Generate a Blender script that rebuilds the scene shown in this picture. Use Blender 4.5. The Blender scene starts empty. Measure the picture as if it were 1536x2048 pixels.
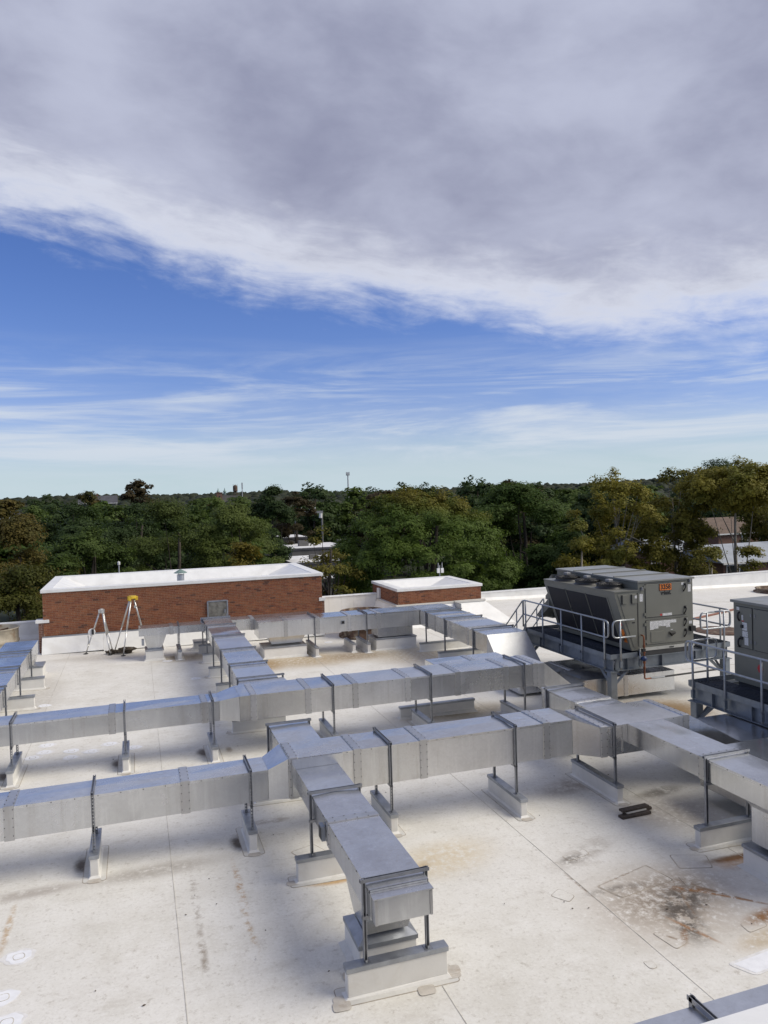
import bpy, bmesh, math, random
import numpy as np
from mathutils import Matrix, Vector

S = bpy.context.scene
COL = S.collection
R = math.radians

# ------------------------------------------------------------------ camera
CAM_H = 5.7
yaw, pitch, roll = R(18.35), R(1.22), R(-1.68)
f = np.array([math.sin(yaw) * math.cos(pitch), math.cos(yaw) * math.cos(pitch), -math.sin(pitch)])
r0 = np.array([math.cos(yaw), -math.sin(yaw), 0.0])
u0 = np.cross(r0, f)
rr = math.cos(roll) * r0 + math.sin(roll) * u0
uu = -math.sin(roll) * r0 + math.cos(roll) * u0
cd = bpy.data.cameras.new('camera')
cam = bpy.data.objects.new('camera', cd)
COL.objects.link(cam)
cam.matrix_world = Matrix(((rr[0], uu[0], -f[0], 0), (rr[1], uu[1], -f[1], 0), (rr[2], uu[2], -f[2], CAM_H), (0, 0, 0, 1)))
cd.sensor_fit = 'HORIZONTAL'
cd.sensor_width = 36
cd.lens = 36 * 1500 / 1536
cd.clip_start = 0.1
cd.clip_end = 9000
S.camera = cam
S.render.resolution_x = 768
S.render.resolution_y = 1024

# ------------------------------------------------------------------ sun
SUN_EL, SUN_AZ = R(42), R(-24)           # azimuth measured from +X, negative towards -Y
to_sun = Vector((math.cos(SUN_EL) * math.cos(SUN_AZ), math.cos(SUN_EL) * math.sin(SUN_AZ), math.sin(SUN_EL)))
sd = bpy.data.lights.new('sun', 'SUN')
sd.energy = 3.2
sd.angle = R(40)
sd.color = (1.0, 0.93, 0.80)
sun = bpy.data.objects.new('sun', sd)
COL.objects.link(sun)
sun.rotation_euler = to_sun.to_track_quat('Z', 'Y').to_euler()

# ------------------------------------------------------------------ exposure
S.view_settings.view_transform = 'Standard'
S.view_settings.look = 'None'
S.view_settings.exposure = 0.0
S.view_settings.gamma = 1.0
S.view_settings.use_curve_mapping = False
S.render.engine = 'CYCLES'
S.cycles.max_bounces = 6
S.cycles.diffuse_bounces = 3
S.cycles.glossy_bounces = 3
S.cycles.transmission_bounces = 2
S.cycles.transparent_max_bounces = 4

# ------------------------------------------------------------------ node helpers
class NT:
    def __init__(s, tree):
        s.t = tree
        s.n = tree.nodes
        s.l = tree.links
    def new(s, typ, **kw):
        n = s.n.new(typ)
        for k, v in kw.items():
            setattr(n, k, v)
        return n
    def put(s, sock, v):
        if v is None:
            return
        if isinstance(v, bpy.types.NodeSocket):
            s.l.new(v, sock)
        else:
            if isinstance(v, (tuple, list)) and len(v) == 3 and len(sock.default_value) == 4:
                v = (*v, 1)
            sock.default_value = v
    def math(s, op, a, b=None, c=None, clamp=False):
        n = s.new('ShaderNodeMath', operation=op, use_clamp=clamp)
        s.put(n.inputs[0], a); s.put(n.inputs[1], b); s.put(n.inputs[2], c)
        return n.outputs[0]
    def vmath(s, op, a, b=None):
        n = s.new('ShaderNodeVectorMath', operation=op)
        s.put(n.inputs[0], a)
        if op == 'SCALE':
            s.put(n.inputs[3], b)
        else:
            s.put(n.inputs[1], b)
        return n.outputs['Value'] if op in ('LENGTH', 'DOT_PRODUCT') else n.outputs[0]
    def mix(s, fac, a, b, mode='MIX'):
        n = s.new('ShaderNodeMix', data_type='RGBA', blend_type=mode, clamp_factor=True)
        s.put(n.inputs[0], fac); s.put(n.inputs[6], a); s.put(n.inputs[7], b)
        return n.outputs[2]
    def noise(s, vec, scale, detail=4, rough=0.5, dist=0.0):
        n = s.new('ShaderNodeTexNoise')
        s.put(n.inputs['Vector'], vec)
        n.inputs['Scale'].default_value = scale
        n.inputs['Detail'].default_value = detail
        n.inputs['Roughness'].default_value = rough
        n.inputs['Distortion'].default_value = dist
        return n.outputs[0]
    def ramp(s, v, a, b, lo=0.0, hi=1.0, smooth=True):
        n = s.new('ShaderNodeMapRange', interpolation_type='SMOOTHSTEP' if smooth else 'LINEAR')
        s.put(n.inputs[0], v); s.put(n.inputs[1], a); s.put(n.inputs[2], b); s.put(n.inputs[3], lo); s.put(n.inputs[4], hi)
        return n.outputs[0]
    def mapping(s, vec, scale=(1, 1, 1), rot=(0, 0, 0), loc=(0, 0, 0)):
        n = s.new('ShaderNodeMapping')
        s.put(n.inputs[0], vec)
        n.inputs[1].default_value = loc; n.inputs[2].default_value = rot; n.inputs[3].default_value = scale
        return n.outputs[0]
    def comb(s, x, y, z):
        n = s.new('ShaderNodeCombineXYZ')
        s.put(n.inputs[0], x); s.put(n.inputs[1], y); s.put(n.inputs[2], z)
        return n.outputs[0]
    def sep(s, v):
        n = s.new('ShaderNodeSeparateXYZ')
        s.put(n.inputs[0], v)
        return n.outputs

# ------------------------------------------------------------------ sky (world)
W = bpy.data.worlds.new('World')
S.world = W
W.use_nodes = True
wt = NT(W.node_tree)
wt.n.clear()
sky = wt.new('ShaderNodeTexSky', sky_type='NISHITA')
sky.sun_disc = False
sky.sun_elevation = SUN_EL
sky.sun_rotation = math.pi / 2 - SUN_AZ
sky.altitude = 0
sky.air_density = 1.0
sky.dust_density = 0.25
sky.ozone_density = 2.2
tc = wt.new('ShaderNodeTexCoord')
dirv = tc.outputs['Generated']
dx, dy, dz = wt.sep(dirv)
zc = wt.math('MAXIMUM', dz, 0.012)
px = wt.math('DIVIDE', dx, zc)
py = wt.math('DIVIDE', dy, zc)
pv = wt.comb(px, py, 0.0)
# high cloud deck: its ragged edge slopes across the sky, everything above it is cloud
dv = wt.mapping(dirv, (1, 1, 1.5), (0, R(-11), 0))
w3 = wt.new('ShaderNodeTexNoise'); w3.inputs['Scale'].default_value = 3.0; w3.inputs['Detail'].default_value = 3
wt.put(w3.inputs['Vector'], dv)
wv = wt.vmath('ADD', dv, wt.vmath('SCALE', wt.vmath('SUBTRACT', w3.outputs['Color'], (0.5, 0.5, 0.5)), 0.09))
n1 = wt.noise(wv, 4.2, 8, 0.60, 0.2)
n2 = wt.noise(wt.mapping(wv, (1, 1, 2.6), (0, R(-6), 0)), 13.0, 7, 0.62, 0.3)
dd = wt.math('ADD', wt.math('SUBTRACT', dz, 0.301), wt.math('MULTIPLY', dx, 0.180))
dd = wt.math('ADD', dd, wt.math('MULTIPLY_ADD', n1, 0.12, -0.060))
dd = wt.math('ADD', dd, wt.math('MULTIPLY_ADD', n2, 0.085, -0.0425))
deck = wt.ramp(dd, -0.030, 0.050)
body = wt.ramp(dd, 0.0, 0.105)
big = wt.noise(wt.mapping(wv, (1, 1, 1), (0, 0, 0), (3.2, 1.1, 0.4)), 2.1, 5, 0.52, 0.2)
streak = wt.noise(wt.mapping(wv, (1.0, 1.0, 1.5), (0, R(24), 0)), 6.0, 8, 0.58, 0.1)
tex = wt.math('ADD', wt.math('MULTIPLY', big, 0.70), wt.math('MULTIPLY', streak, 0.30))
greys = wt.ramp(tex, 0.37, 0.66)
CL = 10.0   # the world is multiplied by 0.1 below
c_white = (0.78 * CL, 0.81 * CL, 0.90 * CL)
c_grey = (0.27 * CL, 0.287 * CL, 0.41 * CL)
c_light = (0.50 * CL, 0.53 * CL, 0.67 * CL)
c_body = wt.mix(greys, c_grey, c_light)
c_deck = wt.mix(body, c_white, c_body)
# cirrus: long thin streaks low over the horizon
hv = wt.mapping(dirv, (1.6, 1.6, 13.0), (0, R(3), 0))
ci1 = wt.noise(wt.mapping(dirv, (1.5, 1.5, 15.0), (R(-4), R(-5), 0), (0.3, 0.8, 0.1)), 1.5, 9, 0.62, 0.9)
ci2 = wt.noise(wt.mapping(dirv, (3.0, 3.0, 38.0), (R(2), R(3), 0), (1.7, 0.2, 2.0)), 1.4, 7, 0.6, 0.6)
cim = wt.math('ADD', wt.math('MULTIPLY', ci1, 0.72), wt.math('MULTIPLY', ci2, 0.28))
band = wt.math('MULTIPLY', wt.ramp(dz, 0.015, 0.07), wt.ramp(dz, 0.215, 0.12))
cirrus = wt.math('MULTIPLY', wt.ramp(cim, 0.41, 0.64, 0, 0.85), band)
veil = wt.math('MULTIPLY', wt.ramp(dz, 0.21, 0.06, 0, 0.30), wt.ramp(ci1, 0.30, 0.60))
cirrus = wt.math('MAXIMUM', cirrus, veil)
base = wt.new('ShaderNodeHueSaturation')
base.inputs['Saturation'].default_value = 1.20
base.inputs['Value'].default_value = 0.92
wt.put(base.inputs['Color'], sky.outputs[0])
skyc = base.outputs[0]
skyc = wt.mix(1.0, skyc, wt.mix(wt.ramp(dz, 0.0, 0.13), (1.0, 1.0, 1.32), (0.98, 0.915, 1.29)), 'MULTIPLY')
skyc = wt.mix(wt.ramp(dz, 0.11, 0.0, 0, 0.85), skyc, (0.49 * CL, 0.655 * CL, 0.73 * CL))
c_cir = (0.66 * CL, 0.72 * CL, 0.80 * CL)
c1 = wt.mix(cirrus, skyc, c_cir)
c2 = wt.mix(deck, c1, c_deck)
bg = wt.new('ShaderNodeBackground')
bg.inputs['Strength'].default_value = 0.10
wt.put(bg.inputs['Color'], c2)
wo = wt.new('ShaderNodeOutputWorld')
wt.l.new(bg.outputs[0], wo.inputs[0])

# ------------------------------------------------------------------ materials
def material(name):
    m = bpy.data.materials.new(name)
    m.use_nodes = True
    t = NT(m.node_tree)
    b = m.node_tree.nodes['Principled BSDF']
    return m, t, b

def pmat(name, col, rough=0.6, metal=0.0, var=0.12, scale=3.0, bump=0.0, bscale=40, dirt=None, dirt_amt=0.0, dscale=1.2, spec=0.5):
    m, t, b = material(name)
    g = t.new('ShaderNodeNewGeometry')
    v = g.outputs['Position']
    n = t.noise(v, scale, 5, 0.6)
    lo = tuple(c * (1 - var) for c in col); hi = tuple(min(1, c * (1 + var)) for c in col)
    c = t.mix(t.ramp(n, 0.3, 0.7), lo, hi)
    if dirt:
        dn = t.noise(v, dscale, 6, 0.62, 0.4)
        c = t.mix(t.ramp(dn, 0.5, 0.72, 0, dirt_amt), c, dirt)
    t.put(b.inputs['Base Color'], c)
    t.put(b.inputs['Roughness'], t.ramp(t.noise(v, scale * 2.3, 4), 0.3, 0.7, max(0, rough - 0.07), min(1, rough + 0.07)))
    b.inputs['Metallic'].default_value = metal
    b.inputs['Specular IOR Level'].default_value = spec
    if bump:
        bn = t.new('ShaderNodeBump')
        bn.inputs['Strength'].default_value = bump
        bn.inputs['Distance'].default_value = 0.01
        t.put(bn.inputs['Height'], t.noise(v, bscale, 4))
        t.put(b.inputs['Normal'], bn.outputs[0])
    return m

def metal_sheet(name, col, rough, quilt=False):
    m, t, b = material(name)
    g = t.new('ShaderNodeNewGeometry')
    v = g.outputs['Position']
    oi = t.new('ShaderNodeObjectInfo')
    n = t.noise(v, 1.3, 6, 0.65, 0.5)
    k = t.math('ADD', t.math('MULTIPLY', n, 0.7), t.math('MULTIPLY', oi.outputs['Random'], 0.3))
    c = t.mix(t.ramp(k, 0.3, 0.75), tuple(x * 0.86 for x in col), tuple(min(1, x * 1.06) for x in col))
    smud = t.ramp(t.noise(v, 1.6, 6, 0.6, 0.6), 0.58, 0.78, 0, 0.30)
    c = t.mix(smud, c, tuple(x * 0.55 for x in col))
    t.put(b.inputs['Base Color'], c)
    b.inputs['Metallic'].default_value = 0.92
    sp = t.new('ShaderNodeTexVoronoi'); sp.inputs['Scale'].default_value = 26
    t.put(sp.inputs['Vector'], v)
    spx, spy, spz = t.sep(sp.outputs['Color'])
    c = t.mix(t.math('MULTIPLY', spx, 0.16), c, tuple(x * 0.62 for x in col))
    st_ = t.noise(t.mapping(v, (9, 9, .5)), 1.0, 6, 0.65, 0.3)
    c = t.mix(t.ramp(st_, 0.52, 0.72, 0, 0.30), c, tuple(min(1, x * 1.28) for x in col))
    c = t.mix(t.ramp(st_, 0.46, 0.30, 0, 0.22), c, (0.36, 0.34, 0.30))
    t.put(b.inputs['Base Color'], c)
    rg = t.math('MULTIPLY_ADD', oi.outputs['Random'], 0.12, rough - 0.06)
    rg = t.math('ADD', rg, t.math('MULTIPLY_ADD', n, 0.18, -0.09))
    t.put(b.inputs['Roughness'], rg)
    bn = t.new('ShaderNodeBump')
    bn.inputs['Strength'].default_value = 0.6
    bn.inputs['Distance'].default_value = 0.05
    vo_ = t.vmath('ADD', v, t.comb(t.math('MULTIPLY', oi.outputs['Random'], 37.0), 0, 0))
    h = t.noise(t.mapping(vo_, (1, 1, .8)), 1.15, 1, 0.3)
    if quilt:
        vo = t.new('ShaderNodeTexVoronoi')
        vo.inputs['Scale'].default_value = 34
        t.put(vo.inputs['Vector'], t.mapping(v, (1, 1, 1), (R(30), R(20), R(45))))
        h = t.math('ADD', h, t.math('MULTIPLY', vo.outputs[0], 0.03))
    t.put(bn.inputs['Height'], h)
    t.put(b.inputs['Normal'], bn.outputs[0])
    return m

M = {}
M['duct'] = metal_sheet('sheet_metal', (0.67, 0.68, 0.69), 0.25)
M['quilt'] = metal_sheet('embossed_sheet_metal', (0.68, 0.68, 0.675), 0.27, True)
M['slope'] = metal_sheet('dulled_sheet_metal', (0.56, 0.57, 0.58), 0.46)  # sloped end coloured darker and made rougher to subdue its sun glare
M['band'] = metal_sheet('joint_metal', (0.58, 0.58, 0.58), 0.36)
M['cap'] = pmat('galvanized_cap', (0.36, 0.38, 0.41), 0.42, 0.75, 0.15, 4)
M['strut'] = pmat('zinc_strut', (0.30, 0.31, 0.33), 0.42, 0.75, 0.12, 8)
M['screw'] = pmat('screw_head', (0.10, 0.10, 0.10), 0.5, 0.5)
M['curb'] = pmat('curb_membrane', (0.70, 0.69, 0.655), 0.5, 0, 0.05, 2.5, 0.1, 30, (0.45, 0.40, 0.32), 0.25, 2.2)
M['white'] = pmat('white_coating', (0.83, 0.825, 0.79), 0.55, 0, 0.06, 1.2, 0.2, 12, (0.60, 0.57, 0.51), 0.40, 0.8)
M['coping'] = pmat('white_coping', (0.76, 0.76, 0.74), 0.45, 0, 0.05, 2.0, 0.1, 14, (0.60, 0.59, 0.56), 0.4, 1.5)
M['skirt'] = pmat('skirt_membrane', (0.60, 0.59, 0.555), 0.55, 0, 0.08, 3, 0.1, 30, (0.42, 0.37, 0.30), 0.5, 3.0)
M['cornerpatch'] = pmat('corner_patch', (0.50, 0.465, 0.41), 0.6, 0, 0.12, 8, 0.15, 40, (0.34, 0.27, 0.20), 0.6, 7)
M['dirtline'] = pmat('dirty_edge', (0.38, 0.335, 0.275), 0.8, 0, 0.3, 6)
M['seam'] = pmat('seam_dirt', (0.50, 0.475, 0.425), 0.8, 0, 0.3, 3)
M['tape'] = pmat('fresh_white_primer', (0.80, 0.81, 0.83), 0.5, 0, 0.05, 10)
M['tape2'] = pmat('thin_white_primer', (0.72, 0.71, 0.69), 0.5, 0, 0.08, 14)
M['steel'] = pmat('grey_steel', (0.20, 0.225, 0.25), 0.42, 0.45, 0.12, 3, 0, 40, (0.13, 0.14, 0.15), 0.4, 4)
M['pipe'] = pmat('galvanized_pipe', (0.34, 0.36, 0.38), 0.38, 0.7, 0.1, 6)
M['rtu'] = pmat('unit_paint', (0.168, 0.168, 0.142), 0.38, 0, 0.05, 1.2, 0.03, 8)
M['rtu_roof'] = pmat('unit_roof_paint', (0.215, 0.218, 0.20), 0.36, 0, 0.05, 1.2)
M['rtu_dark'] = pmat('unit_gap', (0.02, 0.02, 0.02), 0.7)
M['rail_light'] = pmat('unit_base_rail', (0.42, 0.42, 0.39), 0.5, 0.3)
M['black'] = pmat('black_plastic', (0.012, 0.012, 0.013), 0.45)
M['rubber'] = pmat('black_curb', (0.035, 0.035, 0.036), 0.7)
M['label'] = None
M['red'] = pmat('red_mark', (0.50, 0.03, 0.03), 0.5)
M['orange'] = pmat('orange_sign', (0.72, 0.20, 0.025), 0.45)
M['rust'] = pmat('rusty_steel', (0.10, 0.058, 0.038), 0.8, 0.1, 0.45, 5, 0.4, 30, (0.38, 0.33, 0.24), 0.9, 2.2)
M['rustpaint'] = pmat('stained_drum', (0.36, 0.32, 0.25), 0.7, 0.1, 0.25, 3, 0.3, 20, (0.17, 0.095, 0.045), 0.95, 1.9)
M['tan'] = pmat('gas_pipe', (0.20, 0.07, 0.03), 0.6, 0.2, 0.3, 9)
M['blue'] = pmat('blue_valve', (0.01, 0.03, 0.10), 0.4)
M['alu'] = pmat('tripod_aluminium', (0.62, 0.62, 0.60), 0.35, 0.85, 0.08, 6)
M['yellow'] = pmat('yellow_head', (0.62, 0.42, 0.03), 0.5, 0, 0.15, 8)
M['rope'] = pmat('dark_rope', (0.06, 0.045, 0.03), 0.9, 0, 0.4, 25)
M['wood'] = pmat('weathered_wood', (0.07, 0.055, 0.045), 0.85, 0, 0.35, 12, 0.4, 40)
M['hatch'] = pmat('weathered_hatch', (0.17, 0.165, 0.145), 0.6, 0.2, 0.4, 6, 0.2, 20, (0.10, 0.06, 0.035), 0.95, 3.4)
M['vent'] = pmat('vent_cap_green', (0.20, 0.28, 0.25), 0.5, 0.4, 0.2, 8)
M['mortar'] = pmat('mortar', (0.42, 0.29, 0.20), 0.9, 0, 0.15, 6)
M['hose'] = pmat('reddish_hose', (0.22, 0.09, 0.06), 0.7)
M['glass'] = pmat('dark_window_glass', (0.02, 0.025, 0.03), 0.12)
M['shingle'] = pmat('brown_shingles', (0.14, 0.10, 0.075), 0.9, 0, 0.2, 2, 0.3, 10)
M['greyroof'] = pmat('grey_roof', (0.33, 0.36, 0.40), 0.6, 0, 0.1, 1)
M['darkroof'] = pmat('dark_roof', (0.07, 0.07, 0.08), 0.8, 0, 0.2, 1)
M['whiteroof'] = pmat('white_flat_roof', (0.72, 0.72, 0.72), 0.7, 0, 0.12, 0.6, 0, 1, (0.4, 0.4, 0.38), 0.4, 0.3)
M['stucco'] = pmat('grey_wall', (0.13, 0.125, 0.12), 0.8, 0, 0.12, 0.8)
M['cream'] = pmat('cream_wall', (0.62, 0.60, 0.55), 0.8, 0, 0.08, 0.8)
M['wire'] = pmat('dull_metal', (0.25, 0.25, 0.25), 0.5, 0.5)
M['grate'] = pmat('dark_grating', (0.055, 0.062, 0.075), 0.5, 0.3, 0.15, 4)  # bars darkened to stand in for the dark seen between them
M['steelpale'] = pmat('pale_mast', (0.42, 0.43, 0.44), 0.5, 0.4)
M['bark'] = pmat('bark', (0.055, 0.045, 0.035), 0.9, 0, 0.3, 4, 0.4, 8)
M['palebark'] = pmat('pale_bark', (0.24, 0.215, 0.17), 0.85, 0, 0.35, 1.6, 0.3, 8, (0.13, 0.11, 0.08), 0.7, 1.2)

def label_mat():
    m, t, b = material('printed_label')
    g = t.new('ShaderNodeNewGeometry')
    x, y, z = t.sep(g.outputs['Position'])
    ln = t.math('FRACT', t.math('MULTIPLY', z, 38.0))
    n = t.noise(g.outputs['Position'], 60, 2)
    k = t.math('MULTIPLY', t.ramp(ln, 0.45, 0.55), t.ramp(n, 0.42, 0.52))
    t.put(b.inputs['Base Color'], t.mix(k, (0.72, 0.72, 0.70), (0.30, 0.30, 0.31)))
    b.inputs['Roughness'].default_value = 0.5
    return m
M['label'] = label_mat()

def coil_mat():
    m, t, b = material('coil_fins')
    g = t.new('ShaderNodeNewGeometry')
    x, y, z = t.sep(g.outputs['Position'])
    w = t.math('FRACT', t.math('MULTIPLY', t.math('ADD', y, t.math('MULTIPLY', z, 0.55)), 14.0))
    k = t.math('ABSOLUTE', t.math('SUBTRACT', w, 0.5))
    t.put(b.inputs['Base Color'], t.mix(t.ramp(k, 0.1, 0.4), (0.006, 0.007, 0.011), (0.017, 0.019, 0.030)))
    b.inputs['Roughness'].default_value = 0.55
    b.inputs['Metallic'].default_value = 0.3
    return m
M['coil'] = coil_mat()

BR = []
for i, c in enumerate([(0.225, 0.080, 0.034), (0.260, 0.100, 0.044), (0.190, 0.064, 0.030), (0.240, 0.095, 0.045), (0.100, 0.040, 0.024), (0.205, 0.085, 0.040)]):
    BR.append(pmat('brick_%d' % i, c, 0.85, 0, 0.18, 7, 0.3, 60))

def brick_tex():
    m, t, b = material('far_brick')
    g = t.new('ShaderNodeNewGeometry')
    x, y, z = t.sep(g.outputs['Position'])
    bt = t.new('ShaderNodeTexBrick')
    t.put(bt.inputs['Vector'], t.comb(t.math('ADD', x, y), z, 0))
    bt.inputs['Color1'].default_value = (0.12, 0.045, 0.028, 1)
    bt.inputs['Color2'].default_value = (0.16, 0.065, 0.04, 1)
    bt.inputs['Mortar'].default_value = (0.26, 0.18, 0.14, 1)
    bt.inputs['Scale'].default_value = 1.0
    bt.inputs['Mortar Size'].default_value = 0.012
    bt.inputs['Brick Width'].default_value = 0.22
    bt.inputs['Row Height'].default_value = 0.0677
    t.put(b.inputs['Base Color'], bt.outputs[0])
    b.inputs['Roughness'].default_value = 0.9
    return m
M['fbrick'] = brick_tex()

# roof membrane with its stains and some painted shade
def roof_mat():
    m, t, b = material('roof_membrane')
    g = t.new('ShaderNodeNewGeometry')
    v = g.outputs['Position']
    x, y, z = t.sep(v)
    vxy = t.comb(x, y, 0.0)
    n_big = t.noise(vxy, 0.22, 5, 0.55, 0.3)
    n_mid = t.noise(vxy, 1.1, 8, 0.68, 0.15)
    n_fine = t.noise(vxy, 8.5, 8, 0.76, 0.10)
    n_vf = t.noise(vxy, 34.0, 4, 0.7)
    sx = t.noise(t.mapping(vxy, (1.0, 2.2, 1)), 1.6, 8, 0.70, 0.15)
    c = t.mix(t.ramp(n_mid, 0.34, 0.66), (0.645, 0.625, 0.565), (0.735, 0.720, 0.670))
    c = t.mix(t.ramp(n_big, 0.40, 0.65, 0, 0.5), c, (0.735, 0.72, 0.685))
    c = t.mix(t.ramp(sx, 0.52, 0.70, 0, 0.42), c, (0.49, 0.455, 0.395))
    c = t.mix(t.ramp(n_fine, 0.53, 0.70, 0, 0.70), c, (0.40, 0.365, 0.31))
    c = t.mix(t.ramp(n_fine, 0.44, 0.30, 0, 0.6), c, (0.80, 0.785, 0.75))
    speck = t.math('MULTIPLY', t.ramp(n_vf, 0.64, 0.70), t.ramp(n_mid, 0.42, 0.62))
    c = t.mix(t.math('MULTIPLY', speck, 0.4), c, (0.32, 0.285, 0.24))
    grit = t.noise(vxy, 22.0, 5, 0.75)
    c = t.mix(t.ramp(grit, 0.52, 0.66, 0, 0.38), c, (0.47, 0.445, 0.40))
    c = t.mix(t.ramp(grit, 0.47, 0.34, 0, 0.40), c, (0.83, 0.82, 0.79))
    # scuffs: thin scratches
    scn = t.noise(t.mapping(vxy, (5, 2.2, 1), (0, 0, R(35))), 1.6, 4, 0.6, 1.2)
    sc = t.math('ABSOLUTE', t.math('SUBTRACT', scn, 0.5))
    c = t.mix(t.math('MULTIPLY', t.ramp(sc, 0.005, 0.0, 0, 0.5), t.ramp(n_big, 0.5, 0.6)), c, (0.38, 0.36, 0.32))
    def stain_or_shade(cx, cy, rx, ry, rot, col, amt, nlo, nhi, noise):
        nonlocal c
        n = t.new('ShaderNodeMapping', vector_type='TEXTURE')
        t.put(n.inputs[0], vxy)
        n.inputs[1].default_value = (cx, cy, 0); n.inputs[2].default_value = (0, 0, R(rot)); n.inputs[3].default_value = (rx, ry, 1)
        d = t.vmath('LENGTH', n.outputs[0])
        d = t.math('ADD', d, t.math('MULTIPLY_ADD', noise, 1.1, -0.62))
        k = t.math('MULTIPLY', t.ramp(d, 1.0, 0.2), t.ramp(noise, nlo - .05, nhi - .04))
        c = t.mix(t.math('MULTIPLY', k, amt), c, col)
    brown = (0.22, 0.16, 0.10); dark = (0.085, 0.070, 0.055); orange = (0.34, 0.14, 0.03); tan = (0.46, 0.36, 0.22); grime = (0.33, 0.29, 0.245)
    st2 = t.noise(vxy, 3.6, 10, 0.76, 0.15)
    # broad grime, with shade painted in by the near duct and curbs
    stain_or_shade(7.0, 8.7, 1.9, 1.4, 15, (0.40, 0.335, 0.265), 0.85, 0.34, 0.62, n_fine)
    stain_or_shade(6.95, 8.80, 1.35, 0.75, 12, (0.22, 0.18, 0.14), 0.72, 0.45, 0.66, n_fine)
    stain_or_shade(7.15, 8.65, 0.75, 0.45, 30, dark, 0.92, 0.47, 0.60, st2)
    stain_or_shade(6.80, 8.20, 0.32, 0.70, -20, dark, 0.92, 0.46, 0.59, st2)
    stain_or_shade(6.4, 9.2, 0.7, 0.14, 0, dark, 0.6, 0.48, 0.62, st2)
    stain_or_shade(7.45, 8.83, 0.42, 0.10, -25, (0.22, 0.105, 0.035), 0.9, 0.44, 0.60, n_fine)
    stain_or_shade(6.55, 7.92, 0.32, 0.07, 50, (0.22, 0.11, 0.045), 0.8, 0.44, 0.60, n_fine)
    stain_or_shade(7.95, 7.95, 0.60, 0.20, 10, (0.26, 0.125, 0.04), 0.95, 0.40, 0.60, n_fine)
    stain_or_shade(7.55, 7.55, 0.8, 0.25, 10, tan, 0.7, 0.35, 0.6, n_fine)
    stain_or_shade(8.75, 9.40, 0.75, 0.13, 0, (0.15, 0.08, 0.035), 0.95, 0.32, 0.5, st2)
    stain_or_shade(8.75, 9.25, 0.7, 0.25, 0, orange, 0.55, 0.42, 0.6, st2)
    stain_or_shade(6.6, 10.3, 1.1, 0.3, 25, grime, 0.6, 0.42, 0.62, st2)
    stain_or_shade(6.35, 10.2, 0.35, 0.16, 10, dark, 0.7, 0.48, 0.62, st2)
    stain_or_shade(4.4, 10.9, 1.3, 0.75, 15, (0.60, 0.50, 0.33), 0.7, 0.38, 0.62, n_fine)
    stain_or_shade(3.9, 10.7, 0.6, 0.16, 30, tan, 0.8, 0.42, 0.6, st2)
    stain_or_shade(2.65, 10.78, 0.55, 0.13, 0, (0.46, 0.27, 0.09), 0.85, 0.34, 0.55, st2)
    stain_or_shade(1.27, 11.1, 0.08, 1.1, 0, (0.40, 0.22, 0.08), 0.75, 0.50, 0.64, n_fine)
    stain_or_shade(1.25, 10.0, 0.07, 0.9, 3, (0.42, 0.29, 0.16), 0.7, 0.50, 0.64, n_fine)
    stain_or_shade(0.62, 10.9, 0.08, 1.5, 0, grime, 0.6, 0.50, 0.64, n_fine)
    stain_or_shade(0.62, 9.6, 0.07, 0.9, 0, (0.24, 0.19, 0.14), 0.75, 0.48, 0.62, st2)
    stain_or_shade(-1.80, 11.0, 0.07, 0.9, 0, (0.46, 0.31, 0.16), 0.7, 0.48, 0.62, n_fine)
    stain_or_shade(0.1, 12.0, 1.5, 0.32, 4, (0.36, 0.33, 0.29), 0.75, 0.32, 0.6, n_fine)  # near duct's soft shadow, painted along its front
    stain_or_shade(-1.6, 11.9, 0.9, 0.22, 4, (0.33, 0.29, 0.25), 0.7, 0.38, 0.6, st2)  # left end of that painted shadow band
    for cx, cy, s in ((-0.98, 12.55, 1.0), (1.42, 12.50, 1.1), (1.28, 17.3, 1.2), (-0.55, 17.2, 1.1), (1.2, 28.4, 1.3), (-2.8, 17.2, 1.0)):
        stain_or_shade(cx + .03, cy, 0.18 * s, 0.34 * s, 8, (0.09, 0.065, 0.045), 0.95, 0.22, 0.46, st2)  # dirt and the curb's shadow painted as one at each foot
    for cx, cy in ((-0.3, 17.25), (1.85, 17.35)):
        stain_or_shade(cx, cy, 0.10, 0.25, 0, brown, 0.7, 0.35, 0.55, st2)
    for (ax, ay, bx2, by2) in ((7.37, 9.15, 6.95, 8.1), (7.5, 8.95, 8.2, 8.1), (6.2, 9.35, 7.25, 9.64), (6.25, 8.1, 6.5, 7.75), (5.98, 9.9, 6.0, 9.0), (7.4, 9.2, 7.9, 8.4)):
        l_ = math.hypot(bx2 - ax, by2 - ay)
        stain_or_shade((ax + bx2) / 2, (ay + by2) / 2, l_ * .70, .035, math.degrees(math.atan2(by2 - ay, bx2 - ax)), (0.20, 0.13, 0.075), 0.75, 0.47, 0.62, n_fine)
    stain_or_shade(7.75, 8.55, 0.9, 0.04, -42, (0.30, 0.14, 0.04), 0.9, 0.42, 0.58, n_fine)
    stain_or_shade(6.75, 8.0, 0.5, 0.05, -70, (0.28, 0.13, 0.04), 0.85, 0.42, 0.58, n_fine)
    # ponding stains round the far ducts, painted shade under the right-end ones
    stain_or_shade(5.6, 26.2, 3.2, 1.6, 0, (0.40, 0.30, 0.17), 0.9, 0.30, 0.62, n_fine)
    stain_or_shade(7.7, 26.4, 1.7, 1.0, 0, (0.27, 0.20, 0.13), 0.85, 0.36, 0.60, n_fine)
    stain_or_shade(9.5, 25.6, 2.2, 2.2, 0, (0.46, 0.37, 0.24), 0.8, 0.34, 0.62, n_fine)
    stain_or_shade(4.1, 26.0, 0.8, 1.4, 0, (0.33, 0.22, 0.10), 0.85, 0.32, 0.58, n_fine)
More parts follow.
